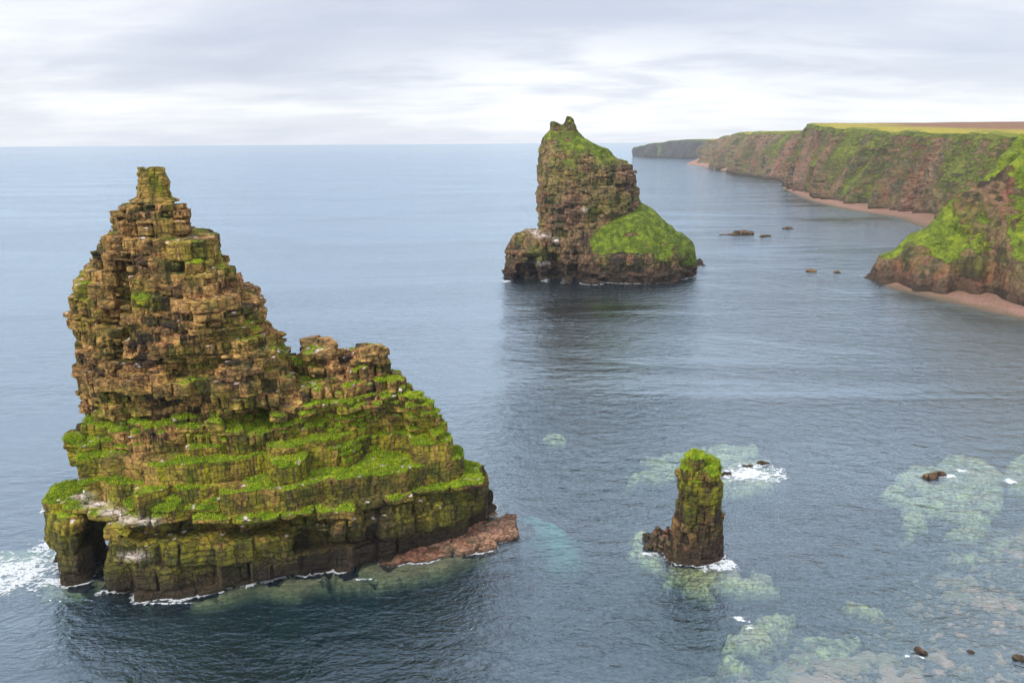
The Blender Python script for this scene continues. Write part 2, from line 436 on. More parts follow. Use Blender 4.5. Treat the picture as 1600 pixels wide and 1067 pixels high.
# ------------------------------------------------------------------ sea, seabed
exec_parts = []
def sea():
    m = bpy.data.materials.new('sea_water'); m.use_nodes = True; t = NT(m.node_tree)
    geo = t.n('ShaderNodeNewGeometry'); pos = geo.outputs['Position']
    w1 = t.noise(t.mapping(pos, (0.22, 0.40, 1), (0, 0, 0.45)), 1.0, 4, 0.55, 0.5)     # ripples of 2-3 m
    w2 = t.noise(t.mapping(pos, (0.9, 1.6, 1), (0, 0, -0.25)), 1.0, 4, 0.6, 0.3)        # chop
    w3 = t.noise(t.mapping(pos, (0.012, 0.05, 1), (0, 0, 0.1)), 1.0, 3, 0.5, 0.3)      # swell
    calm = t.noise(t.mapping(pos, (0.004, 0.014, 1), (0, 0, 0.15)), 1.0, 5, 0.6, 0.8)   # wind lanes
    amp = t.ramp(calm, [(0.38, 0.25), (0.5, 0.7), (0.62, 1.0)])
    hgt = t.math('ADD', t.math('MULTIPLY', w1, 1.6), t.math('MULTIPLY', w2, 0.65))
    hgt = t.math('ADD', t.math('MULTIPLY', hgt, amp), t.math('MULTIPLY', w3, 1.5))
    bump = t.n('ShaderNodeBump', i={'Height': hgt, 'Strength': 1.0, 'Distance': 0.52})
    N = bump.outputs[0]
    dt = t.n('ShaderNodeVectorMath', operation='DOT_PRODUCT'); t.link(N, dt.inputs[0]); t.link(geo.outputs['Incoming'], dt.inputs[1])
    fr = t.math('POWER', t.math('SUBTRACT', 1.0, t.math('ABSOLUTE', dt.outputs['Value']), clamp=True), 2.1)
    fr = t.math('ADD', 0.085, t.math('MULTIPLY', fr, 0.915), clamp=True)
    gl = t.n('ShaderNodeBsdfGlossy', i={'Color': (0.73, 0.87, 1.0, 1), 'Roughness': 0.07, 'Normal': N})
    tr = t.n('ShaderNodeBsdfTransparent', i={'Color': (0.9, 0.97, 0.98, 1)})
    df = t.n('ShaderNodeBsdfDiffuse', i={'Color': (0.02, 0.09, 0.18, 1)})
    under = t.n('ShaderNodeMixShader', i={0: 0.09, 1: tr.outputs[0], 2: df.outputs[0]})
    mx = t.n('ShaderNodeMixShader', i={0: fr, 1: under.outputs[0], 2: gl.outputs[0]})
    out = t.n('ShaderNodeOutputMaterial'); t.link(mx.outputs[0], out.inputs[0])
    va = t.n('ShaderNodeVolumeAbsorption', i={'Color': (0.15, 0.78, 0.74, 1), 'Density': 0.10}); t.link(va.outputs[0], out.inputs['Volume'])
    R = 45000.0; D = -44.0
    V = [(-R, -3000, 0), (R, -3000, 0), (R, R, 0), (-R, R, 0), (-R, -3000, D), (R, -3000, D), (R, R, D), (-R, R, D)]
    Fq = [(0, 1, 2, 3), (7, 6, 5, 4), (0, 4, 5, 1), (1, 5, 6, 2), (2, 6, 7, 3), (3, 7, 4, 0)]
    tag(mesh_np('sea', V, Fq, m, smooth=False), kind='structure')
sea()

def polysdf(pts, X, Y):
    P = np.array(pts); d = np.full(X.shape, 1e9); sg = np.ones(X.shape)
    for i in range(len(P)):
        j = i - 1
        ex, ey = P[j] - P[i]; wx = X - P[i, 0]; wy = Y - P[i, 1]
        t = np.clip((wx * ex + wy * ey) / (ex * ex + ey * ey + 1e-9), 0, 1)
        d = np.minimum(d, (wx - ex * t) ** 2 + (wy - ey * t) ** 2)
        c1 = Y >= P[i, 1]; c2 = Y < P[j, 1]; c3 = ex * wy > ey * wx
        sg = np.where((c1 & c2 & c3) | (~c1 & ~c2 & ~c3), -sg, sg)
    return sg * np.sqrt(d)
def oval(cx, cy, rx, ry, n=8): return [(cx + rx * math.cos(2 * math.pi * k / n), cy + ry * math.sin(2 * math.pi * k / n)) for k in range(n)]

REEFS = [  # outline seen through the water, depth of its top, softness of its flank
    ([(980, 755), (1005, 718), (1060, 702), (1130, 690), (1182, 694), (1178, 714), (1120, 728), (1060, 742), (1010, 746)], 1.7, 1.0),
    (oval(866, 682, 16, 9), 1.0, 0.7),
    ([(1100, 745), (1150, 718), (1200, 716), (1225, 735), (1205, 755), (1130, 768)], 0.7, 1.0),
    ([(1377, 767), (1398, 750), (1424, 726), (1502, 707), (1539, 718), (1569, 741), (1569, 767), (1557, 804), (1520, 834), (1494, 830), (1502, 808), (1453, 796), (1450, 819), (1409, 835), (1407, 808), (1398, 778)], 1.0, 0.8),
    ([(1572, 735), (1580, 711), (1640, 690), (1650, 770), (1600, 768)], 1.0, 0.8),
    (oval(1573, 845, 13, 7), 1.0, 0.5), (oval(1553, 857, 10, 6), 1.2, 0.5), (oval(1502, 860, 14, 6), 1.2, 0.5), (oval(1522, 874, 22, 8), 1.8, 0.6),
    ([(1125, 885), (1150, 880), (1185, 890), (1218, 905), (1215, 916), (1180, 919), (1130, 908)], 0.6, 0.8),
    ([(1119, 1020), (1135, 990), (1156, 971), (1193, 956), (1250, 955), (1238, 979), (1226, 994), (1185, 1010), (1174, 1029), (1140, 1030)], 0.8, 0.8),
    ([(1262, 992), (1300, 978), (1338, 985), (1332, 1010), (1290, 1025), (1268, 1012)], 1.6, 0.8),
    (oval(1255, 1018, 9, 7), 1.0, 0.5),
    ([(1325, 935), (1345, 940), (1376, 955), (1368, 962), (1340, 950)], 0.9, 0.5),
    ([(1048, 878), (1128, 878), (1124, 905), (1110, 920), (1075, 922), (1052, 905)], 0.5, 0.8),
    ([(985, 830), (1005, 822), (1045, 850), (1040, 885), (1005, 872), (985, 850)], 0.9, 0.9),
    ([(130, 900), (160, 920), (200, 932), (300, 936), (370, 928), (420, 922), (500, 915), (560, 905), (640, 897), (720, 878), (770, 856), (800, 830), (795, 805), (740, 790), (400, 800), (130, 850)], 0.5, 0.5),
    ([(20, 860), (85, 850), (160, 900), (150, 925), (80, 925), (20, 920)], 2.5, 2.0),
    ([(775, 775), (840, 765), (915, 795), (920, 838), (868, 850), (795, 818)], 3.4, 5.0),
]
def seabed():
    m = bpy.data.materials.new('seabed_rock'); m.use_nodes = True; t = NT(m.node_tree)
    pos = t.n('ShaderNodeNewGeometry').outputs['Position']
    at = t.n('ShaderNodeAttribute', attribute_name='mask'); sp = t.n('ShaderNodeSeparateColor'); t.link(at.outputs['Color'], sp.inputs[0])
    n1 = t.noise(pos, 0.5, 5, 0.6); n2 = t.noise(pos, 2.2, 5, 0.65)
    weed = t.mix(t.ramp(n1, [(0.4, 0.0), (0.6, 1.0)]), (0.52, 0.52, 0.20), (0.38, 0.33, 0.16))
    weed = t.mix(t.ramp(n2, [(0.50, 0.0), (0.62, 0.85)]), weed, (0.06, 0.06, 0.04)); weed = t.mix(t.ramp(t.noise(pos, 0.9, 5, 0.7), [(0.48, 0.0), (0.60, 0.75)]), weed, (0.10, 0.09, 0.05))
    pink = t.mix(sp.outputs[1], (0.50, 0.28, 0.19), (0.22, 0.20, 0.10))
    col = t.mix(sp.outputs[0], weed, pink)
    col = t.mix(sp.outputs[2], col, (0.30, 0.38, 0.30))
    col = t.mix(t.math('MULTIPLY', at.outputs['Alpha'], 0.9), col, (0.045, 0.06, 0.05))
    sz = t.n('ShaderNodeSeparateXYZ'); t.link(pos, sz.inputs[0])
    col = t.mix(t.ramp(t.math('MULTIPLY', sz.outputs[2], -0.05), [(0.065, 0.0), (0.14, 1.0)]), col, t.mix(sp.outputs[2], (0.02, 0.03, 0.03), (0.30, 0.42, 0.36)))   # dark kelp forest on the deep floor
    bp = t.n('ShaderNodeBump', i={'Height': n2, 'Strength': 0.8, 'Distance': 0.6})
    bs = t.n('ShaderNodeBsdfPrincipled', i={'Base Color': col, 'Roughness': 0.9, 'Normal': bp.outputs[0]})
    t.link(bs.outputs[0], t.n('ShaderNodeOutputMaterial').inputs[0])
    x = np.arange(-75, 150, 0.4); y = np.arange(55, 215, 0.4)
    X, Y = np.meshgrid(x, y, indexing='ij')
    H = np.full(X.shape, -24.0) + 2 * fbm(X / 20, Y / 20, X * 0, 3, 5)
    wx = X + 2.4 * fbm(X / 3.5, Y / 3.5, X * 0, 4, 51, 0.65); wy = Y + 2.4 * fbm(X / 3.5, Y / 3.5, X * 0, 4, 61, 0.65)
    sand = np.zeros_like(X)
    for pts, dep, soft in REEFS:
        P = [tuple(PZ(a, b, -dep * 0.6)[:2]) for a, b in pts]
        d = polysdf(P, wx, wy)
        top = -min(dep, 1.25) + 0.9 * fbm(X / 2.4, Y / 2.4, X * 0, 4, 71, 0.65) - 2.2 * sstep(0.08, 0.3, fbm(X / 2.6 + 8, Y / 1.8 + 3, X * 0, 4, 73, 0.6)) + 0.5 * vnoise(X / 6, Y / 6, X * 0, 72) * min(1, dep)
        hh = top - 0.15 - np.maximum(d, -1.0) * 0.5 - 2.2 * np.maximum(d, 0) / soft - 0.8 * np.maximum(d, 0) ** 2 / soft
        if dep > 3: hh = -3.5 - 0.30 * np.maximum(d + 8, 0) ** 1.35
        if len(pts) > 14 and dep < 0.6: shelf = sstep(4, -1, d)
        if dep > 3: sand = np.maximum(sand, sstep(1.5, -6, d))
        H = np.maximum(H, hh)
    # boulder shore rising to the lower right corner
    a = PZ(1655, 1010)[:2]; b = PZ(1540, 1090)[:2]
    nrm = np.array([(b - a)[1], -(b - a)[0]]); nrm /= np.linalg.norm(nrm)
    if np.dot(nrm, PZ(1300, 900)[:2] - a) < 0: nrm = -nrm
    d = (X - a[0]) * nrm[0] + (Y - a[1]) * nrm[1]
    shore = -0.35 - d * 0.085 - 0.006 * np.maximum(d - 9, 0) ** 2
    cs = 1.25; iu = np.floor(X / cs); iv = np.floor(Y / cs); d1 = np.full(X.shape, 9.0); rn = np.zeros_like(X)
    for p in (-1, 0, 1):
        for q in (-1, 0, 1):
            ju = (iu + p).astype(np.int64); jv = (iv + q).astype(np.int64)
            rr = h3(ju, jv, ju * 0, 3); sz = (0.18 + 1.0 * rr ** 2.5) * (0.45 + 0.9 * sstep(-0.2, 0.3, fbm(X / 9, Y / 9, X * 0, 2, 33)))
            dd = np.hypot((ju + h3(ju, jv, ju * 0, 1)) * cs - X, ((jv + h3(ju, jv, ju * 0, 2)) * cs - Y) * 1.2) / sz
            mm = dd < d1; d1 = np.where(mm, dd, d1); rn = np.where(mm, h3(ju, jv, ju * 0, 4), rn)
    bo = np.sqrt(np.maximum(0, 1 - (d1 / 1.15) ** 2)) * (0.25 + 0.5 * rn)
    shore = shore + bo * 1.5 + 0.8 * fbm(X / 7, Y / 7, X * 0, 3, 15)
    reg = sstep(30, 22, d)
    sh = np.where(d < 34, shore, -99)
    pinkm = (sh > H) * 1.0; gap = (sh > H) * (bo < 0.12) * 1.0
    H = np.maximum(H, sh)
    H = np.minimum(H, -0.14 + 0.05 * fbm(X / 1.3, Y / 1.3, X * 0, 2, 88))
    pinkm = np.maximum(pinkm, shelf * 0.75); rn = np.where(shelf > 0.1, 0.9, rn)
    attr = np.stack([pinkm, rn * (bo > 0) + (bo <= 0) * 0.8, sand, gap], -1).reshape(-1, 4)
    nx, ny = X.shape
    X2 = X.copy(); Y2 = Y.copy()
    H[0] = H[-1] = -30; H[:, 0] = H[:, -1] = -30
    X2[0] = -44000; X2[-1] = 44000; Y2[:, 0] = -2900; Y2[:, -1] = 44000
    V = np.stack([X2, Y2, H], -1).reshape(-1, 3)
    i = np.arange(nx * ny).reshape(nx, ny)
    Q = np.stack([i[:-1, :-1], i[1:, :-1], i[1:, 1:], i[:-1, 1:]], -1).reshape(-1, 4)
    tag(mesh_np('seabed', V, Q, m, attrs={'mask': attr}), kind='structure')
seabed()

# ------------------------------------------------------------------ the great stack, left
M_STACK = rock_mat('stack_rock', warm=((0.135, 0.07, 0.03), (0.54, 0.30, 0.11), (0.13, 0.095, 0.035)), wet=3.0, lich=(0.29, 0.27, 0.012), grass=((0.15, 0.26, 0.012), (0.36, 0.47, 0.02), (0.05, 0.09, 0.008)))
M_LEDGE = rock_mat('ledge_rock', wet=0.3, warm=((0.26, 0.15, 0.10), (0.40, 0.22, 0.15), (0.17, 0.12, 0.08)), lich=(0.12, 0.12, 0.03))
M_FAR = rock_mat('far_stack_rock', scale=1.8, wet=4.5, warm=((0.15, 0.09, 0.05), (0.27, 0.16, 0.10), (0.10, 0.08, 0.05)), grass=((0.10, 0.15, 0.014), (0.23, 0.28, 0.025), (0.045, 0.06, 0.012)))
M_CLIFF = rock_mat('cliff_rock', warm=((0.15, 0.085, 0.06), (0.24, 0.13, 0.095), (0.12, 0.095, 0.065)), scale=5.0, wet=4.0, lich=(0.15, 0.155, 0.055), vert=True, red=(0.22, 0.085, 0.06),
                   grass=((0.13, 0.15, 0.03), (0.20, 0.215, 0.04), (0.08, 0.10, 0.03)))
def union(*fs):
    def f(x, y, z):
        r = fs[0](x, y, z)
        for g in fs[1:]: r = np.minimum(r, g(x, y, z))
        return r
    return f

def tufts(V, N, g, thr, n, size, parent, seed, keep=None):
    """short bent grass blades growing out of the turf, one ground-cover part"""
    rs = np.random.RandomState(seed); m = (g > thr) & (N[:, 2] > 0.15)
    if keep is not None: m &= keep
    c = np.flatnonzero(m)
    if len(c) == 0: return
    c = rs.choice(c, n); nb = 5
    P = V[c][:, None, :] + rs.normal(0, 0.10, (n, nb, 3)); a = rs.rand(n, nb) * 6.283; L = size * (0.5 + rs.rand(n, nb))
    side = np.stack([np.cos(a), np.sin(a), 0 * a], -1) * (0.022 + 0.02 * rs.rand(n, nb))[..., None]
    up = N[c][:, None, :] * 0.6 + np.array([0, 0, 0.7]) + rs.normal(0, 0.35, (n, nb, 3))
    tip = P + up * L[..., None]; mid = P + up * (L * 0.55)[..., None] + side * 0.3; tip = tip + np.stack([-np.sin(a), np.cos(a), -0.4 + 0 * a], -1) * (L * 0.35)[..., None]
    Q_ = np.stack([P - side - [0, 0, .05], P + side - [0, 0, .05], mid + side * 0.8, mid - side * 0.8], 2); T_ = np.stack([mid - side * 0.8, mid + side * 0.8, tip + side * 0.15, tip - side * 0.15], 2)
    W_ = np.concatenate([Q_.reshape(-1, 3), T_.reshape(-1, 3)]); F_ = np.arange(len(W_)).reshape(-1, 4)
    col = np.repeat(np.repeat(rs.rand(n)[:, None], nb, 1).reshape(-1), 4); col = np.concatenate([col, col]); at_ = np.stack([col] * 4, 1)
    o = mesh_np('grass', W_, F_, M_TUFT, parent, {'mask': at_}); tag(o, kind='stuff')
def tuft_mat():
    m = bpy.data.materials.new('grass_blades'); m.use_nodes = True; t = NT(m.node_tree)
    at = t.n('ShaderNodeAttribute', attribute_name='mask'); pos = t.n('ShaderNodeNewGeometry').outputs['Position']
    c = t.ramp(at.outputs['Fac'], [(0.0, (0.08, 0.13, 0.01)), (0.35, (0.19, 0.30, 0.012)), (0.7, (0.36, 0.48, 0.02)), (0.9, (0.44, 0.50, 0.04)), (1.0, (0.40, 0.30, 0.10))])
    c = t.mix(t.ramp(t.noise(pos, 0.7, 4), [(0.4, 0.0), (0.6, 1.0)]), t.mix(1.0, c, (0.75, 0.8, 0.7), 'MULTIPLY'), t.mix(1.0, c, (1.35, 1.2, 1.0), 'MULTIPLY'))
    bs = t.n('ShaderNodeBsdfPrincipled', i={'Base Color': c, 'Roughness': 0.8}); bs.inputs['Specular IOR Level'].default_value = 0.2
    t.link(bs.outputs[0], t.n('ShaderNodeOutputMaterial').inputs[0]); return m
M_TUFT = tuft_mat()
def great_stack():
    tower = rows(106, [(262, 215, 254, 2.0, 2.0), (285, 213, 266, 2.6, 2.6), (308, 212, 271, 3.0, 3.0), (313, 195, 285, 4.5, 4), (335, 179, 290, 5.5, 5),
        (366, 181, 296, 5.5, 5.5), (370, 166, 341, 7, 7), (400, 148, 347, 8, 8), (422, 136, 368, 8.8, 9), (449, 122, 371, 9.5, 9), (459, 117, 407, 10, 10),
        (483, 110, 413, 10.5, 11), (504, 115, 410, 10.5, 11), (530, 122, 441, 11, 12), (560, 124, 456, 11.5, 12), (588, 126, 468, 11.5, 12),
        (615, 129, 468, 11.5, 12), (650, 130, 470, 10.5, 12), (700, 130, 470, 9.5, 12)])
    body = plan([
        (-4, [(150, 945), (200, 965), (290, 968), (400, 950), (540, 925), (700, 890), (775, 835)], 26),
        (0, [(158, 925), (195, 938), (285, 937), (395, 912), (540, 890), (690, 858), (765, 815)], 26),
        (4, [(155, 890), (195, 897), (285, 895), (400, 880), (540, 862), (690, 828), (760, 800)], 25),
        (8, [(146, 846), (195, 850), (285, 850), (400, 842), (540, 830), (690, 792), (757, 775)], 24),
        (9.5, [(130, 825), (195, 832), (285, 832), (400, 826), (540, 815), (690, 776), (755, 765)], 24),
        (12, [(116, 785), (195, 805), (285, 808), (400, 800), (540, 778), (680, 745), (742, 745)], 17),
        (15.5, [(112, 735), (195, 745), (285, 748), (400, 745), (540, 728), (640, 700), (716, 717)], 13),
        (18, [(112, 706), (195, 712), (285, 712), (400, 710), (530, 690), (640, 672), (694, 686)], 14),
        (21, [(116, 668), (195, 676), (285, 678), (400, 676), (500, 655), (600, 648), (682, 655)], 11),
        (23.5, [(300, 640), (350, 645), (390, 648), (430, 645), (510, 634), (600, 630), (676, 636)], 8),
        (25, [(400, 620), (430, 620), (460, 618), (490, 616), (530, 612), (600, 612), (640, 616)], 6),
        (27, [(430, 584), (450, 584), (470, 584), (500, 585), (530, 586), (590, 586), (600, 592)], 5)])
    body.z[-1] = 27.0
    sh0 = rows(108, [(549, 478, 598, 2.0, 2.5), (560, 470, 601, 3.0, 4), (600, 466, 606, 4, 5)])
    web = rows(98, [(795, 120, 172, 1, 3), (900, 120, 172, 1, 3)], zbot=-4)
    sh1 = rows(107, [(534, 480, 522, 2.5, 3), (545, 468, 530, 3.0, 4), (580, 466, 545, 3.5, 5), (600, 466, 560, 4, 5)])
    sh2 = rows(106, [(536, 568, 598, 2.0, 3), (546, 545, 603, 3.0, 4), (582, 540, 602, 3.5, 5), (600, 540, 620, 4, 5)])
    sh3 = rows(105, [(590, 600, 632, 2.5, 4), (600, 600, 637, 3, 4), (630, 590, 645, 4, 5)])
    lobe = rows(95, [(764, 100, 125, 3, 4), (785, 82, 140, 4, 5), (815, 71, 135, 5, 5), (838, 72, 130, 5, 5), (846, 84, 140, 4.5, 5), (900, 84, 148, 4.5, 5)], zbot=-4)
    foot = plan([(-3, [(560, 905), (640, 900), (720, 887), (775, 872), (830, 845), (822, 815)], 8),
                 (0.0, [(590, 890), (650, 885), (715, 873), (770, 862), (822, 830), (812, 806)], 8),
                 (0.9, [(620, 864), (660, 857), (715, 850), (765, 845), (812, 820), (800, 800)], 6),
                 (1.7, [(600, 852), (650, 847), (700, 830), (730, 818), (765, 806), (768, 797)], 6)])
    comps = [tower, body, union(sh0, sh1, sh2, sh3), union(lobe, web), foot]
    allF = union(*comps)
    caves = [ellip(PY(388, 655, 96.5), (3.2, 5.0, 1.7)), ellip(PY(250, 640, 95.5), (8.5, 2.6, 2.6)), ellip(PY(300, 575, 95.5), (5.0, 2.2, 2.2)), ellip(PY(200, 655, 95), (5.0, 3.0, 1.6)),
             ellip(PY(330, 836, 88.5), (11, 4.5, 1.5)), ellip(PY(450, 826, 90), (7, 4.0, 1.5)), ellip(PY(520, 850, 92), (6, 3.2, 1.6)), ellip(PY(600, 800, 93), (3.5, 2.6, 2.4)), ellip(PY(690, 780, 97), (4.5, 2.2, 2.0)),
             ellip(PY(147, 862, 88.2), (1.3, 4.2, 4.6)), ellip(PY(560, 860, 93), (9, 2.5, 1.2)), ellip(PY(260, 828, 87.5), (8, 2.4, 0.9)), ellip(PY(450, 745, 91), (4, 1.6, .8)),
             ellip(PY(178, 440, 97), (0.8, 3, 9)), ellip(PY(165, 560, 95), (0.8, 3, 8))]
    def F(x, y, z):
        f = allF(x, y, z)
        for c in caves: f = np.maximum(f, -c(x, y, z))
        return f
    beds = Beds(11, 0.8, 2.5, 2.0, 0.26, 0.24, groove=0.50, tilt=(0.015, -0.02), warp=0.9, qxy=0.75, low=(16, 1.5, 1.8), lam=0.30)
    lo = (-73, 82, -3.5); hi = (6, 130, 60)
    soft = lambda x, y, z: np.clip(0.75 * sstep(51.8, 52.6, z) + 0.38 * sstep(15, 10, z), 0, 1)
    V, Q, rnd, k = solid(F, lo, hi, 0.185, beds, rough=0.09, soft=soft)
    x, y, z = V.T
    N = smooth_attr(vnormals(V, Q), Q, 3); nz = N[:, 2]
    rnd = rnd * (0.25 + 0.75 * sstep(4, 10, z + 3 * fbm(x / 6, y / 6, z / 2, 3, 19))) * (0.4 + 0.6 * np.maximum(sstep(-62, -58, x), sstep(9, 11, z)))
    d = np.stack([c(x, y, z) for c in comps], 1); ids = d.argmin(1)
    WATERLINE['great'] = V[np.abs(z) < 0.12][:, :2].copy()
    big = fbm(x / 5, y / 5, z / 5, 3, 91); med = fbm(x / 1.5, y / 1.5, z / 1.5, 3, 95)
    right = sstep(-40, -22, x)
    lower = sstep(25, 20, z) * sstep(7, 13, z) * 0.55 + right * sstep(31, 28, z) * sstep(8, 14, z) * 0.35
    lower = lower * (0.45 + 0.9 * sstep(-0.25, 0.3, fbm(x / 6 + 9, y / 6, z / 3, 2, 44)))
    g = sstep(0.40, 0.8, nz) * (0.34 + lower) + 0.62 * big + 0.25 * med - 0.12
    g = g + sstep(0.1, 0.5, nz) * lower * 0.35
    g = (g - 0.35 * sstep(13.5, 10.5, z)) * sstep(3, 7, z)
    g = np.clip(g, 0, 1)
    l = np.clip(sstep(24, 17, z) * sstep(1, 6, z) * 0.85 + 0.22 + big * 1.2 - 0.40 * right * sstep(12, 7, z), 0, 1)
    l = np.where(z > 24, np.clip(0.25 + big * 0.8 + 0.6 * sstep(50, 56, z), 0, 1), l)
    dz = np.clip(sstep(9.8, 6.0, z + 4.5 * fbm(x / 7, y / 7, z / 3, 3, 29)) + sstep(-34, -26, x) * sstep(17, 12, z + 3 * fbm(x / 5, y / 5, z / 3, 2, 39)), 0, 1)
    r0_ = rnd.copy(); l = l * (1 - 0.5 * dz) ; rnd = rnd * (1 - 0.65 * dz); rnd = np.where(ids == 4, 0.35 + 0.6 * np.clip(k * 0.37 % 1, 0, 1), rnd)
    gu = np.zeros(len(V))
    for (a, b, yy) in ((125, 775, 90), (150, 788, 89), (175, 800, 88), (200, 812, 88), (230, 815, 87.5), (208, 868, 87)):
        p = PY(a, b, yy); rr_ = (p - np.array([0, 0, CAM_H])); rr_ = rr_ / np.linalg.norm(rr_); cv = V - np.array([0, 0, CAM_H]); tt_ = cv @ rr_; ov = cv - tt_[:, None] * rr_
        gu = np.maximum(gu, np.exp(-(ov[:, 0] / 1.3) ** 2 - ((ov[:, 2] + 0.25 * ov[:, 0]) / 0.45) ** 2) * 1.1 * (tt_ < np.linalg.norm(p - np.array([0, 0, CAM_H])) + 7))
    gu = np.maximum(gu, (nz > 0.5) * (h3(np.floor(x / 0.5).astype(np.int64), np.floor(y / 0.5).astype(np.int64), np.floor(z / 0.5).astype(np.int64), 8) > 0.975) * (z > 7))
    gu = np.clip(gu, 0, 1)
    g = g * (1 - gu)
    V = V + N * (np.clip(g - 0.35, 0, 1) * (0.25 + 0.5 * med))[:, None]
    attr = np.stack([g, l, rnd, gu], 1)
    global STACK_V
    STACK_V = V
    base = PZ(400, 905); root = empty('sea_stack', (float(base[0]), 102.0, 0.0), 'largest, nearest sea stack with a stepped pointed brown tower above mossy green ledges', 'sea stack')
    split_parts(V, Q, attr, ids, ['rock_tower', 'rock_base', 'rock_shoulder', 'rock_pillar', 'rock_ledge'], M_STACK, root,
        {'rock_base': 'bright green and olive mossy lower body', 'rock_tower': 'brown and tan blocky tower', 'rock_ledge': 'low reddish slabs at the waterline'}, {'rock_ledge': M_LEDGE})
    tufts(V, N, g, 0.58, 42000, 0.10, root, 5)
great_stack()

def far_stack():
    main = rows(345, [(204, 857, 901, 5, 6), (213, 848, 910, 7, 8), (219, 846, 918, 9, 9), (233, 843, 948, 12, 12), (243, 842, 957, 14, 14), (250, 842, 970, 15, 16), (256, 841, 985, 17, 17),
        (272, 841, 989, 19, 18), (301, 841, 995, 21, 18), (313, 840, 999, 21, 18), (354, 843, 1002, 20, 18), (400, 838, 1000, 21, 18)], zbot=-5)
    pk1 = rows(344, [(188, 860, 867, 1.0, 2), (192, 858, 873, 2.5, 3), (197, 857, 880, 3, 4), (206, 855, 892, 4, 6), (222, 846, 905, 5, 8)])
    pk2 = rows(344, [(184, 886, 890, 1.0, 2), (188, 884, 895, 2.0, 3), (196, 880, 900, 3, 4), (206, 872, 905, 4, 6), (222, 862, 922, 5, 8)])
    box = rows(340, [(364, 803, 850, 9, 10), (378, 797, 860, 12, 10), (400, 793, 870, 13, 10), (425, 788, 880, 13, 10)], zbot=-5)
    slope = rows(342, [(314, 965, 998, 5, 4), (326, 950, 1018, 9, 6), (340, 930, 1034, 19, 7), (354, 915, 1050, 23, 8), (370, 903, 1071, 25, 8), (384, 896, 1083, 27, 8), (400, 892, 1086, 28, 9), (425, 895, 1088, 27, 10)], p=2.2, zbot=-5)
    skirt = plan([(-5, [(840, 450), (930, 452), (1005, 444), (1070, 430), (1112, 418), (1112, 411)], 20), (0, [(850, 442), (930, 445), (1000, 438), (1070, 426), (1108, 413.5), (1108, 410)], 20),
                  (1.6, [(860, 438), (930, 439), (1000, 431), (1060, 420), (1098, 409.5), (1098, 407)], 20)])
    comps = [union(main, pk1, pk2), slope, box, skirt]
    allF = union(*comps)
    caves = [ellip(PY(832, 425, 326), (3.5, 8, 8)), ellip(PY(868, 425, 326), (4, 8, 7)), ellip(PY(812, 430, 327), (3, 8, 6)), ellip(PY(900, 425, 322), (2.5, 6, 7)), ellip(PY(916, 255, 328), (4, 3, 2))]
    def F(x, y, z):
        f = allF(x, y, z)
        for c in caves: f = np.maximum(f, -c(x, y, z))
        return f
    beds = Beds(23, 1.0, 4.2, 3.4, 0.85, 0.35, groove=0.5, tilt=(-0.02, 0.01), warp=1.5, qz=0.6, qxy=0.45)
    soft = lambda x, y, z: np.clip(0.75 * sstep(4, 0, slope(x, y, z)) * sstep(7, 12, z) + 0.7 * sstep(50, 58, z + 0.15 * (350 - y)), 0, 0.8)
    V, Q, rnd, k = solid(F, (-12, 305, -4), (96, 372, 76), 0.55, beds, rough=0.35, band=5.0, soft=soft)
    x, y, z = V.T; N = smooth_attr(vnormals(V, Q), Q, 3); nz = N[:, 2]
    dd_ = np.stack([c(x, y, z) for c in comps], 1); dd_[:, 3] += np.where(x < 58, 100, 0); ids = dd_.argmin(1)
    big = fbm(x / 12, y / 12, z / 12, 3, 91)
    WATERLINE['far'] = V[np.abs(z) < 0.4][:, :2].copy()
    sl = sstep(3, -1, slope(x, y, z)) * sstep(10 - 6.5 * sstep(55, 78, x), 14 - 7 * sstep(55, 78, x), z + 3 * big)
    topm = sstep(46, 58, z)
    g = sstep(0.2, 0.55, nz) * (0.30 + 0.9 * sl + 0.5 * topm) + sl * 0.50 + 0.55 * big - 0.08
    g = np.clip(g * sstep(3, 6, z), 0, 1)
    l = np.clip(0.32 + big * 1.0 + 0.3 * topm, 0, 1) * sstep(3, 12, z)
    rnd = rnd * (0.35 + 0.65 * sstep(6, 22, z + 6 * big))
    gu = np.zeros(len(V))
    for (a, b, s_) in ((913, 328, 1.2), (848, 372, 3), (836, 368, 2.5), (849, 415, 3), (870, 378, 1.5)):
        p = PY(a, b, 324); gu = np.maximum(gu, np.exp(-((x - p[0]) / s_) ** 2 - ((z - p[2]) / 0.8) ** 2))
    attr = np.stack([g, l, rnd, np.clip(gu * 1.2, 0, 1)], 1)
    root = empty('sea_stack', (24, 342, 0), 'distant sea stack with twin peaks and a bright green grass slope falling to its right', 'sea stack')
    split_parts(V, Q, attr, ids, ['rock_tower', 'grass_slope', 'rock_block', 'rock_ledge'], M_FAR, root, {'grass_slope': 'bright green grassy slope', 'rock_block': 'low square block with sea caves'})
far_stack()

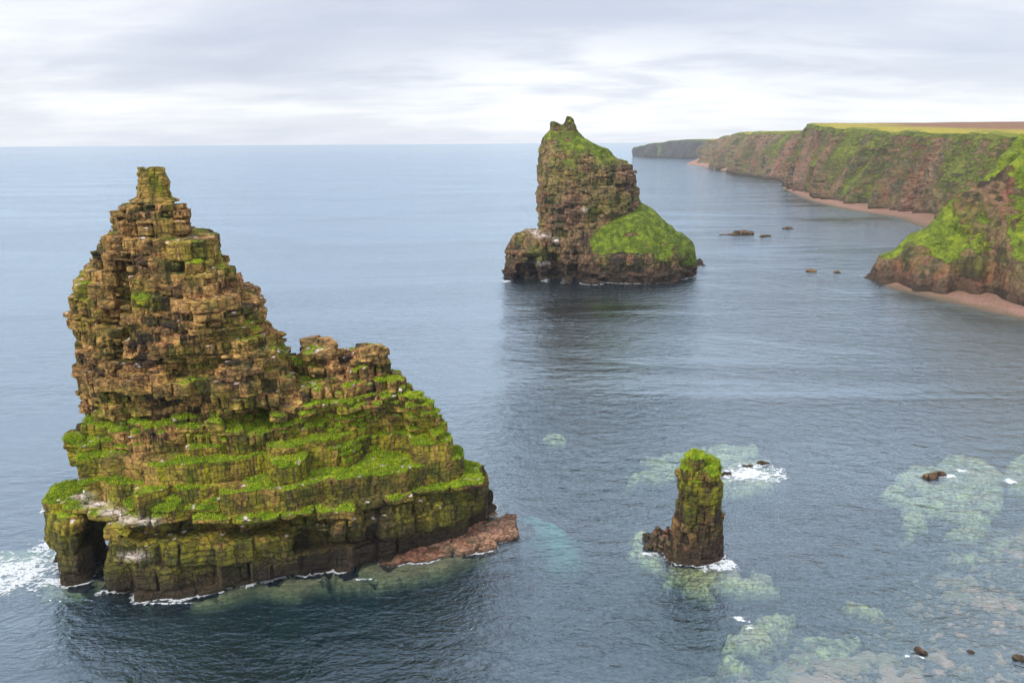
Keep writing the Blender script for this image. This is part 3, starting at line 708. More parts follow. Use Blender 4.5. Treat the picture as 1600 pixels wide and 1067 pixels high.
def small_stack():
    main = rows(99, [(718, 1071, 1104, 2.8, 2.6), (728, 1065, 1108, 3.0, 2.8), (731, 1064, 1124, 3.3, 3.0), (750, 1060, 1129, 3.4, 3.2), (786, 1057, 1127, 3.4, 3.4), (803, 1054, 1126, 3.3, 3.4),
        (806, 1056, 1124, 3.0, 3.2), (812, 1053, 1126, 3.5, 3.5), (830, 1049, 1128, 3.7, 3.8), (858, 1046, 1124, 3.5, 3.8)], p=3.2)
    main.z[0] = -3.0
    pk = rows(98.6, [(713, 1078, 1096, 1.6, 1.6), (724, 1073, 1104, 2.2, 2.2)])
    sk = rows(98.5, [(858, 1044, 1124, 3.4, 3.5), (868, 1040, 1128, 3.7, 3.6)], zbot=-3)
    allF = union(main, pk, sk)
    cut = ellip(PY(1105, 722, 97.0), (0.30, 2.4, 1.6))
    F = lambda x, y, z: np.maximum(allF(x, y, z), -cut(x, y, z))
    beds = Beds(37, 0.7, 3.2, 1.9, 0.17, 0.09, groove=0.16, tilt=(0.03, 0.0), warp=0.3, qz=0.8, qxy=0.5)
    V, Q, rnd, k = solid(F, (18, 92, -2.6), (33, 105, 19), 0.12, beds, rough=0.12, band=1.6)
    x, y, z = V.T; N = smooth_attr(vnormals(V, Q), Q, 2); nz = N[:, 2]
    big = fbm(x / 2, y / 2, z / 2, 3, 91)
    WATERLINE['small'] = V[np.abs(z) < 0.1][:, :2].copy()
    g = sstep(0.2, 0.6, nz) * sstep(11, 14, z) * 0.75 + 0.25 * sstep(12, 15.5, z) + 0.6 * big - 0.05
    g = np.clip(g * sstep(9, 12, z), 0, 1)
    l = np.clip(sstep(7, 12, z) * 0.55 + big * 1.3 + 0.35 * sstep(26, 29, x) * sstep(5, 9, z), 0, 1) * sstep(2, 6, z)
    rnd = rnd * (0.45 + 0.55 * sstep(26.5, 24, x))  # lit left side and shaded right side painted into the block tone
    V = V + N * (np.clip(g - 0.35, 0, 1) * 0.3 * (1 + big))[:, None]
    attr = np.stack([g, l, rnd * 0.6, g * 0], 1)
    root = empty('sea_stack', (25.8, 98.5, 0), 'small upright rock pillar with a yellow-green mossy top, smallest of the sea stacks', 'sea stack')
    ids = np.where(z > PY(1090, 806, 99)[2], 0, np.where(z > 1.6, 1, 2))
    split_parts(V, Q, attr, ids, ['mossy_top', 'rock_pillar', 'rock_foot'], M_STACK, root)
    tufts(V, N, g, 0.5, 1500, 0.10, root, 6)
small_stack()

# ------------------------------------------------------------------ cliffs, headlands, moor, beaches
def catmull(P, n):
    P = np.array(P, float); m = len(P); t = np.linspace(0, m - 1, n); i = np.clip(np.floor(t).astype(int), 0, m - 2); f = (t - i)[:, None]
    p0 = P[np.maximum(i - 1, 0)]; p1 = P[i]; p2 = P[i + 1]; p3 = P[np.minimum(i + 2, m - 1)]
    return 0.5 * (2 * p1 + (p2 - p0) * f + (2 * p0 - 5 * p1 + 4 * p2 - p3) * f ** 2 + (3 * p1 - p0 - 3 * p2 + p3) * f ** 3)
def gridfaces(nx, ny):
    i = np.arange(nx * ny).reshape(nx, ny)
    return np.stack([i[:-1, :-1], i[1:, :-1], i[1:, 1:], i[:-1, 1:]], -1).reshape(-1, 4)
def cliff(name, cols, n, nv, amp, wl, inland, seed, mat, label_kind, lean=0.9, top_rise=0.0, gbias=0.0, sway=0.35):
    """cols: (foot px,py ; top px,py ; set back)"""
    B = np.array([PZ(c[0], c[1], 1.0) for c in cols]); T = []
    for c, b in zip(cols, B): T.append(PY(c[2], c[3], b[1] + c[4]))
    B = catmull(B, n); T = catmull(T, n)
    tan = np.gradient(B[:, :2], axis=0); tan /= np.linalg.norm(tan, axis=1, keepdims=True)
    nor = np.stack([tan[:, 1], -tan[:, 0]], 1)
    if np.mean((T[:, :2] - B[:, :2]) @ np.array(inland)) > 0 and np.mean(nor @ np.array(inland)) > 0: nor = -nor
    s = np.concatenate([[0], np.cumsum(np.linalg.norm(np.diff(B[:, :2], axis=0), axis=1))])
    t = np.linspace(-0.12, 1, nv)
    prof = np.where(t < 0, t * 0.3, np.clip(t, 0, 1) ** (1.0 / lean) * 0.8 + 0.2 * sstep(0.0, 1.0, t))
    S, Tt = np.meshgrid(s, t, indexing='ij')
    P = B[:, None, :] + (T - B)[:, None, :] * np.stack([prof, prof, np.clip(t, -1, 1)], 1)[None]
    zz = P[..., 2]
    u = S + sway * zz * 1.2                                   # gullies lean across the face
    r = 1 - np.abs(fbm(u / wl, zz / (wl * 4), S * 0, 3, seed)) * 2.2
    r2 = 1 - np.abs(vnoise(u / (wl * 0.33), zz / wl, S * 0, seed + 9)) * 2
    env = np.sin(np.clip(Tt, 0, 1) * math.pi) * 0.7 + 0.3 * (1 - np.clip(Tt, 0, 1))
    env = env + 0.35
    d = amp * (r * 0.8 - 0.5) * env + amp * 0.34 * r2 * env
    q = zz + 1.5 * vnoise(S / 60, zz / 30, S * 0, seed + 3) + S * 0.02
    lay = h3(np.floor(q / 3.1).astype(np.int64), np.floor(q * 0).astype(np.int64), np.floor(S / 9 + 3 * h3(np.floor(q / 3.1).astype(np.int64), np.zeros_like(q).astype(np.int64), np.zeros_like(q).astype(np.int64), 5)).astype(np.int64), seed + 4)
    rockm = sstep(-0.1, 0.35, fbm((S + sway * zz) / 40, zz / 80, S * 0, 3, seed + 12) + 0.15)
    d = d + (lay - 0.5) * amp * 0.07 * rockm * env + amp * 0.07 * fbm(P[..., 0] / 5, P[..., 1] / 5, zz / 4, 3, seed + 6)
    P = P.copy(); P[..., 0] += nor[:, None, 0] * d; P[..., 1] += nor[:, None, 1] * d
    # the edge rounds over and runs inland
    P[..., 2] += np.where(Tt > 0.93, -(1 - np.clip(r, 0, 1)) * amp * 0.12, 0)
    V = P.reshape(-1, 3); Q = gridfaces(n, nv)
    Nn = vnormals(V, Q); 
    if np.mean(Nn[:, 2]) < 0: Q = Q[:, ::-1]; Nn = -Nn
    Nn = smooth_attr(Nn, Q, 2)
    x, y, z = V.T; big = fbm((S + sway * zz * 1.2) / 34, zz / 110, S * 0, 4, seed + 20).ravel(); gul = (1 - r).ravel()
    g = sstep(0.15, 0.55, Nn[:, 2]) * 0.45 + 0.75 * big + 0.30 * gul + gbias - 0.32 * rockm.ravel() + 0.02
    g = np.maximum(g, sstep(0.9, 0.97, Tt).ravel() * 0.85) * sstep(0.02, 0.12, Tt).ravel()
    l = np.clip(0.55 + big * 0.9, 0, 1); bl = lay.ravel() * 0.6 + 0.4 * h3(np.floor(S / 60).astype(np.int64), np.zeros_like(S).astype(np.int64), np.zeros_like(S).astype(np.int64), 6).ravel()
    attr = np.stack([np.clip(g, 0, 1), l, bl, g * 0], 1)
    o = mesh_np(name, V, Q, mat, attrs={'mask': attr}); tag(o, kind='structure')
    return P[:, -1, :]

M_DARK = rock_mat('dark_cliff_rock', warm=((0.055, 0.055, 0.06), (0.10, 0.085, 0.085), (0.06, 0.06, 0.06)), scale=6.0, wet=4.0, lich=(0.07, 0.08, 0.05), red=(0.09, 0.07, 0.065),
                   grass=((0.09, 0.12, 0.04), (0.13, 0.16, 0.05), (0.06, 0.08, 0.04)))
def moor_mat():
    m = bpy.data.materials.new('moor_grass'); m.use_nodes = True; t = NT(m.node_tree)
    pos = t.n('ShaderNodeNewGeometry').outputs['Position']
    at = t.n('ShaderNodeAttribute', attribute_name='mask'); sp = t.n('ShaderNodeSeparateColor'); t.link(at.outputs['Color'], sp.inputs[0])
    n = t.noise(t.mapping(pos, (0.008, 0.02, 0.02)), 1.0, 6, 0.6); f = t.noise(pos, 0.25, 6, 0.7)
    e = t.math('ADD', sp.outputs[0], t.math('MULTIPLY', t.math('SUBTRACT', n, 0.5), 0.35))
    c = t.ramp(e, [(0.0, (0.15, 0.17, 0.035)), (0.04, (0.32, 0.27, 0.05)), (0.14, (0.28, 0.23, 0.06)), (0.22, (0.22, 0.125, 0.075)), (0.6, (0.20, 0.115, 0.075)), (0.8, (0.13, 0.14, 0.05))])
    c = t.mix(t.ramp(f, [(0.35, 0.0), (0.65, 1.0)]), t.mix(1.0, c, (0.7, 0.7, 0.7), 'MULTIPLY'), t.mix(1.0, c, (1.2, 1.2, 1.2), 'MULTIPLY'))
    bs = t.n('ShaderNodeBsdfPrincipled', i={'Base Color': c, 'Roughness': 1.0}); bs.inputs['Specular IOR Level'].default_value = 0.05
    t.link(bs.outputs[0], t.n('ShaderNodeOutputMaterial').inputs[0]); return m
M_MOOR = moor_mat()
def moor(name, E, direction, rise, length):
    """ground running inland from the cliff edge E"""
    d = np.array(direction, float); d /= np.linalg.norm(d)
    k = np.concatenate([[0], np.geomspace(2, length, 60)])
    V = E[:, None, :] + np.concatenate([d, [0]])[None, None, :] * k[None, :, None]
    V[..., 2] += rise(E[:, None, :], k[None, :]) + sstep(1, 30, k)[None, :] * 1.2 * fbm(V[..., 0] / 70, V[..., 1] / 70, V[..., 0] * 0, 4, 8)
    V[:, 0, 2] -= 0.02
    Q = gridfaces(len(E), len(k)); N = vnormals(V.reshape(-1, 3), Q)
    if N[:, 2].mean() < 0: Q = Q[:, ::-1]
    a = np.zeros(V.shape[:2] + (4,)); a[..., 0] = np.clip(k / 650, 0, 1)[None]; a[..., 3] = 1
    tag(mesh_np(name, V.reshape(-1, 3), Q, M_MOOR, attrs={'mask': a.reshape(-1, 4)}), kind='structure')

E = cliff('cliffs', [(1760, 470, 1850, 216, 40), (1660, 425, 1720, 212, 40), (1560, 378, 1610, 208.5, 38), (1500, 355, 1545, 207, 36), (1441, 337, 1484, 206, 36), (1380, 328, 1432, 205, 38), (1312, 316, 1372, 202.5, 40),
     (1275, 308, 1302, 198, 40), (1228, 292, 1262, 192.5, 45)], 1300, 150, 24, 48, (1, 0.3), 3, M_CLIFF, 'cliff', gbias=0.02)
moor('moorland', E, (1, 0.30), lambda e, k: 1.0 * sstep(0, 8, k) + np.maximum(0, (106 + 0 * e[..., 2]) - e[..., 2]) * sstep(60, 1500, k) * 0.95, 3500)
E2 = cliff('cliffs', [(1290, 296, 1330, 196, 60), (1236, 289, 1275, 199, 60), (1212, 280, 1256, 204, 60), (1172, 275, 1205, 205.5, 55), (1135, 267, 1170, 206.5, 55), (1112, 261.5, 1148, 208.5, 60), (1098, 258, 1130, 213.5, 60), (1090, 254.5, 1106, 218, 60)],
     700, 110, 38, 75, (1, 0.3), 7, M_CLIFF, 'cliff', gbias=-0.05)
moor('moorland', E2, (1, 0.2), lambda e, k: 1.5 * sstep(0, 10, k) + 0 * e[..., 2], 2500)
E3 = cliff('far_headland', [(1120, 249, 1132, 217.5, 60), (1096, 247.5, 1104, 218, 60), (1070, 247, 1074, 218.5, 60), (1042, 246.3, 1044, 220.5, 60), (1015, 245.5, 1014, 225, 60), (996, 244.5, 994, 229.5, 60), (991, 243.5, 991, 230.5, 120), (1010, 241, 1010, 226, 120)],
     420, 70, 26, 90, (1, 0.3), 9, M_DARK, 'cliff', gbias=-0.25)
moor('moorland', E3, (1, 0.25), lambda e, k: 1.5 * sstep(0, 10, k) + 0 * e[..., 2], 2500)

def near_headland():
    segs = []
    def ridge(pts, ks):
        W_ = [PY(a, b, Y) for a, b, Y in pts]
        for i, (p, q) in enumerate(zip(W_[:-1], W_[1:])): segs.append((p, q, ks[min(i, len(ks) - 1)]))
    ridge([(1418, 380, 325), (1452, 342, 322), (1524, 285, 315), (1600, 245, 308), (1690, 222, 305), (1800, 212, 300)], [2.2, 1.6, 1.25])
    ridge([(1566, 258, 348), (1596, 229, 365), (1660, 222, 375), (1740, 218, 400), (1850, 214, 420)], [1.4])
    def hgt(x, y):
        H = np.full(x.shape, -99.0)
        for p, q, k in segs:
            e = q - p; L2 = e[0] ** 2 + e[1] ** 2
            t = np.clip(((x - p[0]) * e[0] + (y - p[1]) * e[1]) / L2, 0, 1)
            dx = x - p[0] - t * e[0]; dy = y - p[1] - t * e[1]; d = np.hypot(dx, dy)
            al = (x * 0.93 - y * 0.37)
            kk = k + 0.30 * vnoise(al / 13, d / 60, d * 0, 3) + 0.16 * vnoise(al / 5, d / 30, d * 0, 4)
            H = np.maximum(H, p[2] + t * e[2] - kk * np.maximum(d - 2.0, 0) - 0.4)
        H = H + 2.0 * fbm(x / 14, y / 14, x * 0, 3, 6)
        H = H - 1.2
        al = (x * 0.93 - y * 0.37) - 0.5 * H
        H = H + (6.0 * (0.5 - np.abs(vnoise(al / 15, H / 70, H * 0, 61)) * 1.6) + 2.5 * (0.5 - np.abs(vnoise(al / 6, H / 30, H * 0, 62)) * 1.6)) * sstep(3, 14, H) * sstep(50, 36, H)
        return H + 8 * sstep(-1, 7, H) * (1 - sstep(6, 24, H))
    F = lambda x, y, z: (z - hgt(x, y)) * 0.62
    beds = Beds(51, 1.5, 5.0, 5.0, 0.8, 0.35, groove=0.35, tilt=(0.16, 0.05), warp=2.0, qz=0.45, qxy=0.4)
    V, Q, rnd, k = solid(F, (155, 232, -2), (330, 420, 78), 0.75, beds, rough=0.4, band=6.0, soft=lambda x, y, z: 0.35 + 0.35 * sstep(-0.2, 0.3, fbm(x / 20, y / 20, z / 20, 2, 71)))
    m = (V[Q].mean(1)[:, 2] > -1.5) & (V[Q].mean(1)[:, 0] < 327) & (V[Q].mean(1)[:, 1] > 234) & (V[Q].mean(1)[:, 1] < 418)
    x, y, z = V.T; N = smooth_attr(vnormals(V, Q), Q, 4); nz = N[:, 2]
    big = fbm(x / 22, y / 22, z / 22, 3, 91); al = (x * 0.93 - y * 0.37)
    st = vnoise(al / 9, z / 40, z * 0, 15)
    g = 0.38 + 0.45 * sstep(0.45, 0.75, nz) + 0.75 * big + 0.40 * st
    g = g + 0.5 * sstep(-8, 8, y + 0.35 * (x - 170) - 322 + 6 * st)
    g = np.clip(g * sstep(9, 17, z + 5 * st), 0, 1)
    l = np.clip(0.5 + big, 0, 1) * sstep(4, 12, z)
    attr = np.stack([g, l, rnd * 0.7 + 0.3 * (st > 0.1), g * 0], 1)
    Q = Q[m]; u, inv = np.unique(Q, return_inverse=True)
    tag(mesh_np('near_headland', V[u], inv.reshape(-1, 4), M_HEAD, attrs={'mask': attr[u]}), kind='structure')
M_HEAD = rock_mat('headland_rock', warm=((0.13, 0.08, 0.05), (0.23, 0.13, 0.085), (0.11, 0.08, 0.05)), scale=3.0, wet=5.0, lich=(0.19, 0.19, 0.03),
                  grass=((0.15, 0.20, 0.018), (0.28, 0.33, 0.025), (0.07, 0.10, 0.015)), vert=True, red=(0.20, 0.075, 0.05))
near_headland()

def beach_mat():
    m = bpy.data.materials.new('pink_shingle'); m.use_nodes = True; t = NT(m.node_tree)
    pos = t.n('ShaderNodeNewGeometry').outputs['Position']
    n = t.noise(pos, 0.12, 5, 0.6); f = t.noise(pos, 1.1, 6, 0.75)
    c = t.mix(t.ramp(n, [(0.4, 0.0), (0.6, 1.0)]), (0.42, 0.23, 0.17), (0.33, 0.19, 0.12))
    c = t.mix(t.ramp(f, [(0.4, 0.0), (0.62, 1.0)]), t.mix(1.0, c, (0.6, 0.6, 0.6), 'MULTIPLY'), c)
    sep = t.n('ShaderNodeSeparateXYZ'); t.link(pos, sep.inputs[0])
    c = t.mix(t.ramp(sep.outputs[2], [(0.25, 0.85), (0.9, 0.0)]), c, (0.10, 0.085, 0.05))
    bp = t.n('ShaderNodeBump', i={'Height': f, 'Strength': 1.0, 'Distance': 1.2})
    bs = t.n('ShaderNodeBsdfPrincipled', i={'Base Color': c, 'Roughness': 0.9, 'Normal': bp.outputs[0]})
    t.link(bs.outputs[0], t.n('ShaderNodeOutputMaterial').inputs[0]); return m
M_BEACH = beach_mat()
def beach(edge, foot, n=260, nv=22, top=3.0, back=14):
    A = catmull([PZ(a, b, 0) for a, b in edge], n); B = catmull([PZ(a, b, 0) for a, b in foot], n)
    D = B - A; L = np.linalg.norm(D, axis=1, keepdims=True); D = D / np.maximum(L, 1e-3)
    f = np.linspace(-0.5, 1, nv)
    ext = L + back
    P = A[:, None] + D[:, None] * (np.where(f < 0, f * 8, 0)[None, :, None] + np.maximum(f, 0)[None, :, None] * ext[:, None])
    P[..., 2] = np.where(f < 0, f * 2.4, top * np.maximum(f, 0) ** 0.8)[None] + 0.25 * fbm(P[..., 0] / 3, P[..., 1] / 3, P[..., 0] * 0, 3, 2)
    w = 1.2 * fbm(P[..., 0] / 9, P[..., 1] / 9, P[..., 0] * 0, 3, 12); P[..., 0] += w; P[..., 1] += w
    Q = gridfaces(n, nv); V = P.reshape(-1, 3)
    if vnormals(V, Q)[:, 2].mean() < 0: Q = Q[:, ::-1]
    tag(mesh_np('beach', V, Q, M_BEACH), kind='structure')
beach([(1378, 443), (1392, 450), (1440, 463), (1503, 478), (1560, 491), (1600, 501), (1680, 527)], [(1378, 440), (1412, 443), (1455, 447), (1505, 459), (1560, 475), (1600, 488), (1680, 512)])
beach([(1222, 294.5), (1240, 303), (1267, 314.5), (1329, 329), (1370, 335.5), (1406, 342), (1424, 350), (1470, 366)], [(1226, 291), (1246, 298.5), (1278, 308), (1335, 321), (1380, 328), (1440, 337), (1480, 348), (1520, 360)], back=30)
beach([(1071, 257), (1090, 259.5), (1112, 263), (1140, 269)], [(1090, 253.5), (1100, 256), (1118, 260), (1146, 266)], back=60, top=12)

# ------------------------------------------------------------------ skerries and boulders
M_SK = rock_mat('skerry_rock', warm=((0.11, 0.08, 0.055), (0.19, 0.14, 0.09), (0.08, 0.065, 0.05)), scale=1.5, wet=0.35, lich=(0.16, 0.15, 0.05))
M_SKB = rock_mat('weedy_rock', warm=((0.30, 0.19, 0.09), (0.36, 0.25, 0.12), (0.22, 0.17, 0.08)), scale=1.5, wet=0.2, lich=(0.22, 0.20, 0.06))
def skerry(label, lumps, h, mat, seed, lich=0.2):
    fs = []; pts = []
    for px, py, w, d, hh in lumps:      # lump centre on the water, width and height in metres
        c = PZ(px, py, 0); pts.append((c, w, d, hh)); fs.append(ellip((c[0], c[1], -0.15 * hh), (w / 2, d / 2, hh * 1.15)))
    F = union(*fs)
    lo = np.min([[c[0] - w / 2 - 2, c[1] - d / 2 - 2, -1.2] for c, w, d, hh in pts], axis=0); hi = np.max([[c[0] + w / 2 + 2, c[1] + d / 2 + 2, hh + 2] for c, w, d, hh in pts], axis=0)
    beds = Beds(seed, h * 1.8, h * 6, h * 7, h * 1.2, h * 0.8, groove=h, tilt=(0.1, 0.05), warp=0.3, qz=0.7, qxy=0.6)
    V, Q, rnd, k = solid(F, lo, hi, h, beds, rough=h * 0.5, band=h * 9)
    # keep the largest connected piece
    lab = np.arange(len(V))
    E_ = np.concatenate([Q[:, [0, 1]], Q[:, [1, 2]], Q[:, [2, 3]], Q[:, [3, 0]]])
    while True:
        nl = lab.copy(); np.minimum.at(nl, E_[:, 0], lab[E_[:, 1]]); np.minimum.at(nl, E_[:, 1], lab[E_[:, 0]]); nl = nl[nl]
        if (nl == lab).all(): break
        lab = nl
    big = np.bincount(lab).argmax(); Q = Q[lab[Q[:, 0]] == big]; u, inv = np.unique(Q, return_inverse=True)
    org = V[u].mean(0); org[2] = 0
    a = np.stack([rnd * 0, rnd * 0 + lich, rnd, rnd * 0], 1)[u]
    # world positions kept by the object's own location
    o = mesh_np('skerry', V[u] - org, inv.reshape(-1, 4), mat, attrs={'mask': a}); o.location = org
    return tag(o, label, 'rock')
skerry('largest dark skerry with two humps, farthest group, between the far stack and the bay', [(1160, 367, 10, 7, 3.6), (1172, 366.5, 6, 7, 3.0), (1150, 367, 6, 6, 3.2), (1138, 367, 9, 4, 0.8)], 0.35, M_SK, 61)
skerry('small low dark skerry just right of the two-humped skerry', [(1193, 370, 6, 4, 1.0), (1188, 371.5, 3, 3, .7), (1199, 369.5, 4, 3, .8)], 0.3, M_SK, 62)
skerry('low flat grey-brown skerry nearest the far pink beach', [(1230, 358, 8, 5, 1.6), (1237, 358, 5, 4, 1.0), (1223, 358.5, 4, 4, 0.8)], 0.35, M_SK, 63)
skerry('ochre brown weedy skerry, left of the pair in mid bay', [(1268, 424, 5.5, 5, 1.6), (1275, 422, 4, 3, 0.8), (1262, 419, 3.5, 3, 0.5), (1258, 426, 2.5, 3, 0.4)], 0.25, M_SKB, 64)
skerry('olive-brown weedy skerry with dark tail, right of the pair in mid bay', [(1308, 426, 4.5, 4, 1.3), (1300, 428, 4, 3, 0.5), (1296, 430, 2.5, 2.5, 0.7), (1316, 425, 2.5, 2.5, .7)], 0.25, M_SKB, 65)
skerry('long dark brown rock breaking the surface of the wide pale reef at right', [(1452, 746, 3.6, 2.4, 0.9), (1466, 742, 3.0, 1.8, 0.9), (1439, 752, 2.6, 1.6, 0.6), (1459, 744, 2.6, 1.8, 0.8)], 0.1, M_SK, 66)
skerry('flat dark rock just behind the small pillar, awash in foam', [(1135, 741, 2.2, 1.3, 0.6), (1127, 742, 1.8, 1.2, 0.5)], 0.08, M_SK, 67)
skerry('brown rock with foam around it, left of two behind the small pillar', [(1165, 729, 1.9, 1.2, 0.55), (1172, 728, 1.4, 1.0, .45)], 0.08, M_SK, 68)
skerry('brown rock with foam around it, right of two behind the small pillar', [(1190, 724, 1.9, 1.2, 0.6), (1197, 724.5, 1.4, 1.0, .45)], 0.08, M_SK, 69)
skerry('small brown weedy rock breaking the shallow water near the bottom edge', [(1434, 1015, 1.4, 1.1, 0.5), (1442, 1021, 1.1, 0.9, 0.4)], 0.07, M_SK, 70)
skerry('dark boulder in the bottom right corner of the shallows', [(1594, 1029, 1.6, 1.4, 0.9)], 0.08, M_SK, 71)
skerry('small brown rock awash left of the corner boulder', [(1516, 1018, 1.4, 1.0, 0.5), (1521, 1020, 0.9, 0.8, 0.4)], 0.07, M_SK, 72)
BOULD = [(1012, 842, 1.5, 1.2, 1.4), (1028, 838, 1.9, 1.3, 1.9), (1020, 852, 1.5, 1.3, 1.0), (1036, 850, 1.6, 1.4, 1.6), (1046, 856, 1.4, 1.2, 1.3), (1030, 860, 1.3, 1.0, 0.8), (1012, 856, 1.1, 1.0, .6), (1042, 842, 1.4, 1.2, 2.2), (1024, 846, 1.3, 1.2, 1.7), (1047, 868, 1.2, 1.1, .9)]
for i_, b_ in enumerate(BOULD):
    b_ = (b_[0], b_[1], b_[2] * 1.35, b_[3] * 1.35, b_[4] * 1.15)
    o_ = skerry('dark angular boulder in the heap against the left foot of the small pillar', [b_], 0.08, M_SK, 80 + i_); o_.name = 'boulder'; o_['group'] = 'dark boulders heaped at the foot of the small pillar'; o_['category'] = 'boulder'

# ------------------------------------------------------------------ foam
def foam():
    m = bpy.data.materials.new('foam_white'); m.use_nodes = True; t = NT(m.node_tree)
    pos = t.n('ShaderNodeNewGeometry').outputs['Position']
    bp = t.n('ShaderNodeBump', i={'Height': t.noise(pos, 3.0, 4), 'Strength': 0.6, 'Distance': 0.1})
    bs = t.n('ShaderNodeBsdfPrincipled', i={'Base Color': (0.68, 0.72, 0.76, 1), 'Roughness': 0.7, 'Normal': bp.outputs[0]})
    at = t.n('ShaderNodeAttribute', attribute_name='mask'); tr = t.n('ShaderNodeBsdfTransparent')
    al = t.math('MULTIPLY', at.outputs['Fac'], t.ramp(t.noise(pos, 5.0, 4, 0.7), [(0.35, 0.25), (0.6, 1.15)]), clamp=True)
    mx = t.n('ShaderNodeMixShader', i={0: al, 1: tr.outputs[0], 2: bs.outputs[0]})
    t.link(mx.outputs[0], t.n('ShaderNodeOutputMaterial').inputs[0])
    pats = [(42, 888, 62, 34, 1.02), (4, 915, 50, 24, 0.9), (70, 856, 24, 30, 0.9), (85, 908, 30, 8, 1.1), (95, 880, 18, 18, 0.8), (1178, 738, 40, 16, 1.05), (1215, 738, 22, 14, 0.65), (1150, 742, 20, 10, 1.0), (1120, 888, 24, 6, 1.3), (1137, 880, 10, 6, 1.1),
            (1478, 744, 12, 3, 1.1), (1500, 736, 12, 4, .9), (1579, 752, 7, 4, 1.2), (1156, 968, 14, 5, 0.8), (1168, 980, 8, 5, .8), (388, 914, 7, 4, 1.2), (158, 925, 9, 5, 1.1), (766, 806, 10, 3, 1.1), (943, 440, 18, 1.5, 1.3), (990, 437, 8, 1.2, 1.2), (1441, 1028, 8, 3, 1.0), (1416, 1025, 5, 3, 1.0),
            (270, 943, 60, 3.0, .62), (560, 905, 60, 3.0, .6), (1080, 880, 30, 5, .8), (790, 440, 12, 2, .8), (1010, 866, 24, 5, .6)]
    allV = []; allQ = []; allA = []; off = 0
    for cx, cy, rx, ry, den in pats:
        c = PZ(cx, cy, 0); wx = abs(PZ(cx + rx, cy, 0)[0] - c[0]); wy = abs(PZ(cx, cy + ry, 0)[1] - PZ(cx, cy - ry, 0)[1]) / 2
        h = 0.09 if c[1] < 200 else 0.4
        x = np.arange(c[0] - wx * 1.5, c[0] + wx * 1.5, h); y = np.arange(c[1] - wy * 1.5, c[1] + wy * 1.5, h)
        X, Y = np.meshgrid(x, y, indexing='ij')
        r = np.hypot((X - c[0]) / wx, (Y - c[1]) / wy) + 0.35 * fbm(X / 2, Y / 2, X * 0, 3, 44)
        lace = 1 - np.abs(fbm(X / 1.5, Y / 1.0, X * 0, 4, 40, 0.6)) * 3.2
        lace2 = 1 - np.abs(fbm(X / 0.55, Y / 0.45, X * 0, 3, 49, 0.6)) * 3.0
        sp = lace * 0.45 + lace2 * 0.38 + 0.45 * fbm(X / 0.35, Y / 0.3, X * 0, 3, 41) + 0.35 * fbm(X / 3, Y / 3, X * 0, 2, 47)
        fv = sp * 1.1 + den * 0.95 - r * 0.95
        mask = fv > 0.55
        mc = mask[:-1, :-1]
        i = np.arange(X.size).reshape(X.shape)
        q = np.stack([i[:-1, :-1], i[1:, :-1], i[1:, 1:], i[:-1, 1:]], -1)[mc]
        if not len(q): continue
        Z = 0.05 + 0.05 * fbm(X / .6, Y / .6, X * 0, 2, 4)
        V = np.stack([X + 0.07 * vnoise(X * 9, Y * 9, X * 0, 1), Y + 0.07 * vnoise(X * 9, Y * 9, X * 0, 2), Z], -1).reshape(-1, 3)
        u, inv = np.unique(q, return_inverse=True)
        allA.append(np.repeat(np.clip((fv.ravel()[u] - 0.5) / 0.45, 0.05, 1)[:, None], 4, 1)); allV.append(V[u]); allQ.append(inv.reshape(-1, 4) + off); off += len(u)
    for (Wp, h, rad, thr) in ((WATERLINE['great'], 0.14, 0.75, 0.05), (WATERLINE['small'], 0.09, 0.45, -0.1), (WATERLINE['far'], 0.45, 1.5, 0.15)):
        x0, y0 = Wp.min(0) - 3; nx, ny = (np.ceil((Wp.max(0) + 3 - [x0, y0]) / h)).astype(int)
        X, Y = np.meshgrid(x0 + np.arange(nx) * h, y0 + np.arange(ny) * h, indexing='ij')
        D = np.full(X.shape, 9.0); ii = ((Wp - [x0, y0]) / h).astype(int); R_ = int(rad * 1.6 / h) + 1
        for a in range(-R_, R_ + 1):
            for b in range(-R_, R_ + 1):
                np.minimum.at(D, (np.clip(ii[:, 0] + a, 0, nx - 1), np.clip(ii[:, 1] + b, 0, ny - 1)), math.hypot(a, b) * h)
        lace = 1 - np.abs(fbm(X / (1.1 * rad), Y / (0.9 * rad), X * 0, 3, 140, 0.6)) * 3
        fv = 0.75 - D / rad + 0.4 * lace + 0.9 * (fbm(X / (6 * rad), Y / (6 * rad), X * 0, 3, 141) - thr) + 0.4 * fbm(X / (.4 * rad), Y / (.4 * rad), X * 0, 2, 142)
        i = np.arange(X.size).reshape(X.shape); q = np.stack([i[:-1, :-1], i[1:, :-1], i[1:, 1:], i[:-1, 1:]], -1)[((fv > 0.62) & (D < 8))[:-1, :-1]]
        if not len(q): continue
        V = np.stack([X + h * .7 * vnoise(X * 9, Y * 9, X * 0, 1), Y + h * .7 * vnoise(X * 9, Y * 9, X * 0, 2), 0.05 + 0.03 * fbm(X / .6, Y / .6, X * 0, 2, 4)], -1).reshape(-1, 3)
        u, inv = np.unique(q, return_inverse=True)
        allA.append(np.repeat(np.clip((fv.ravel()[u] - 0.58) / 0.6, 0.05, 0.85)[:, None], 4, 1)); allV.append(V[u]); allQ.append(inv.reshape(-1, 4) + off); off += len(u)
    tag(mesh_np('foam', np.concatenate(allV), np.concatenate(allQ), m, attrs={'mask': np.concatenate(allA)}), kind='stuff')
foam()

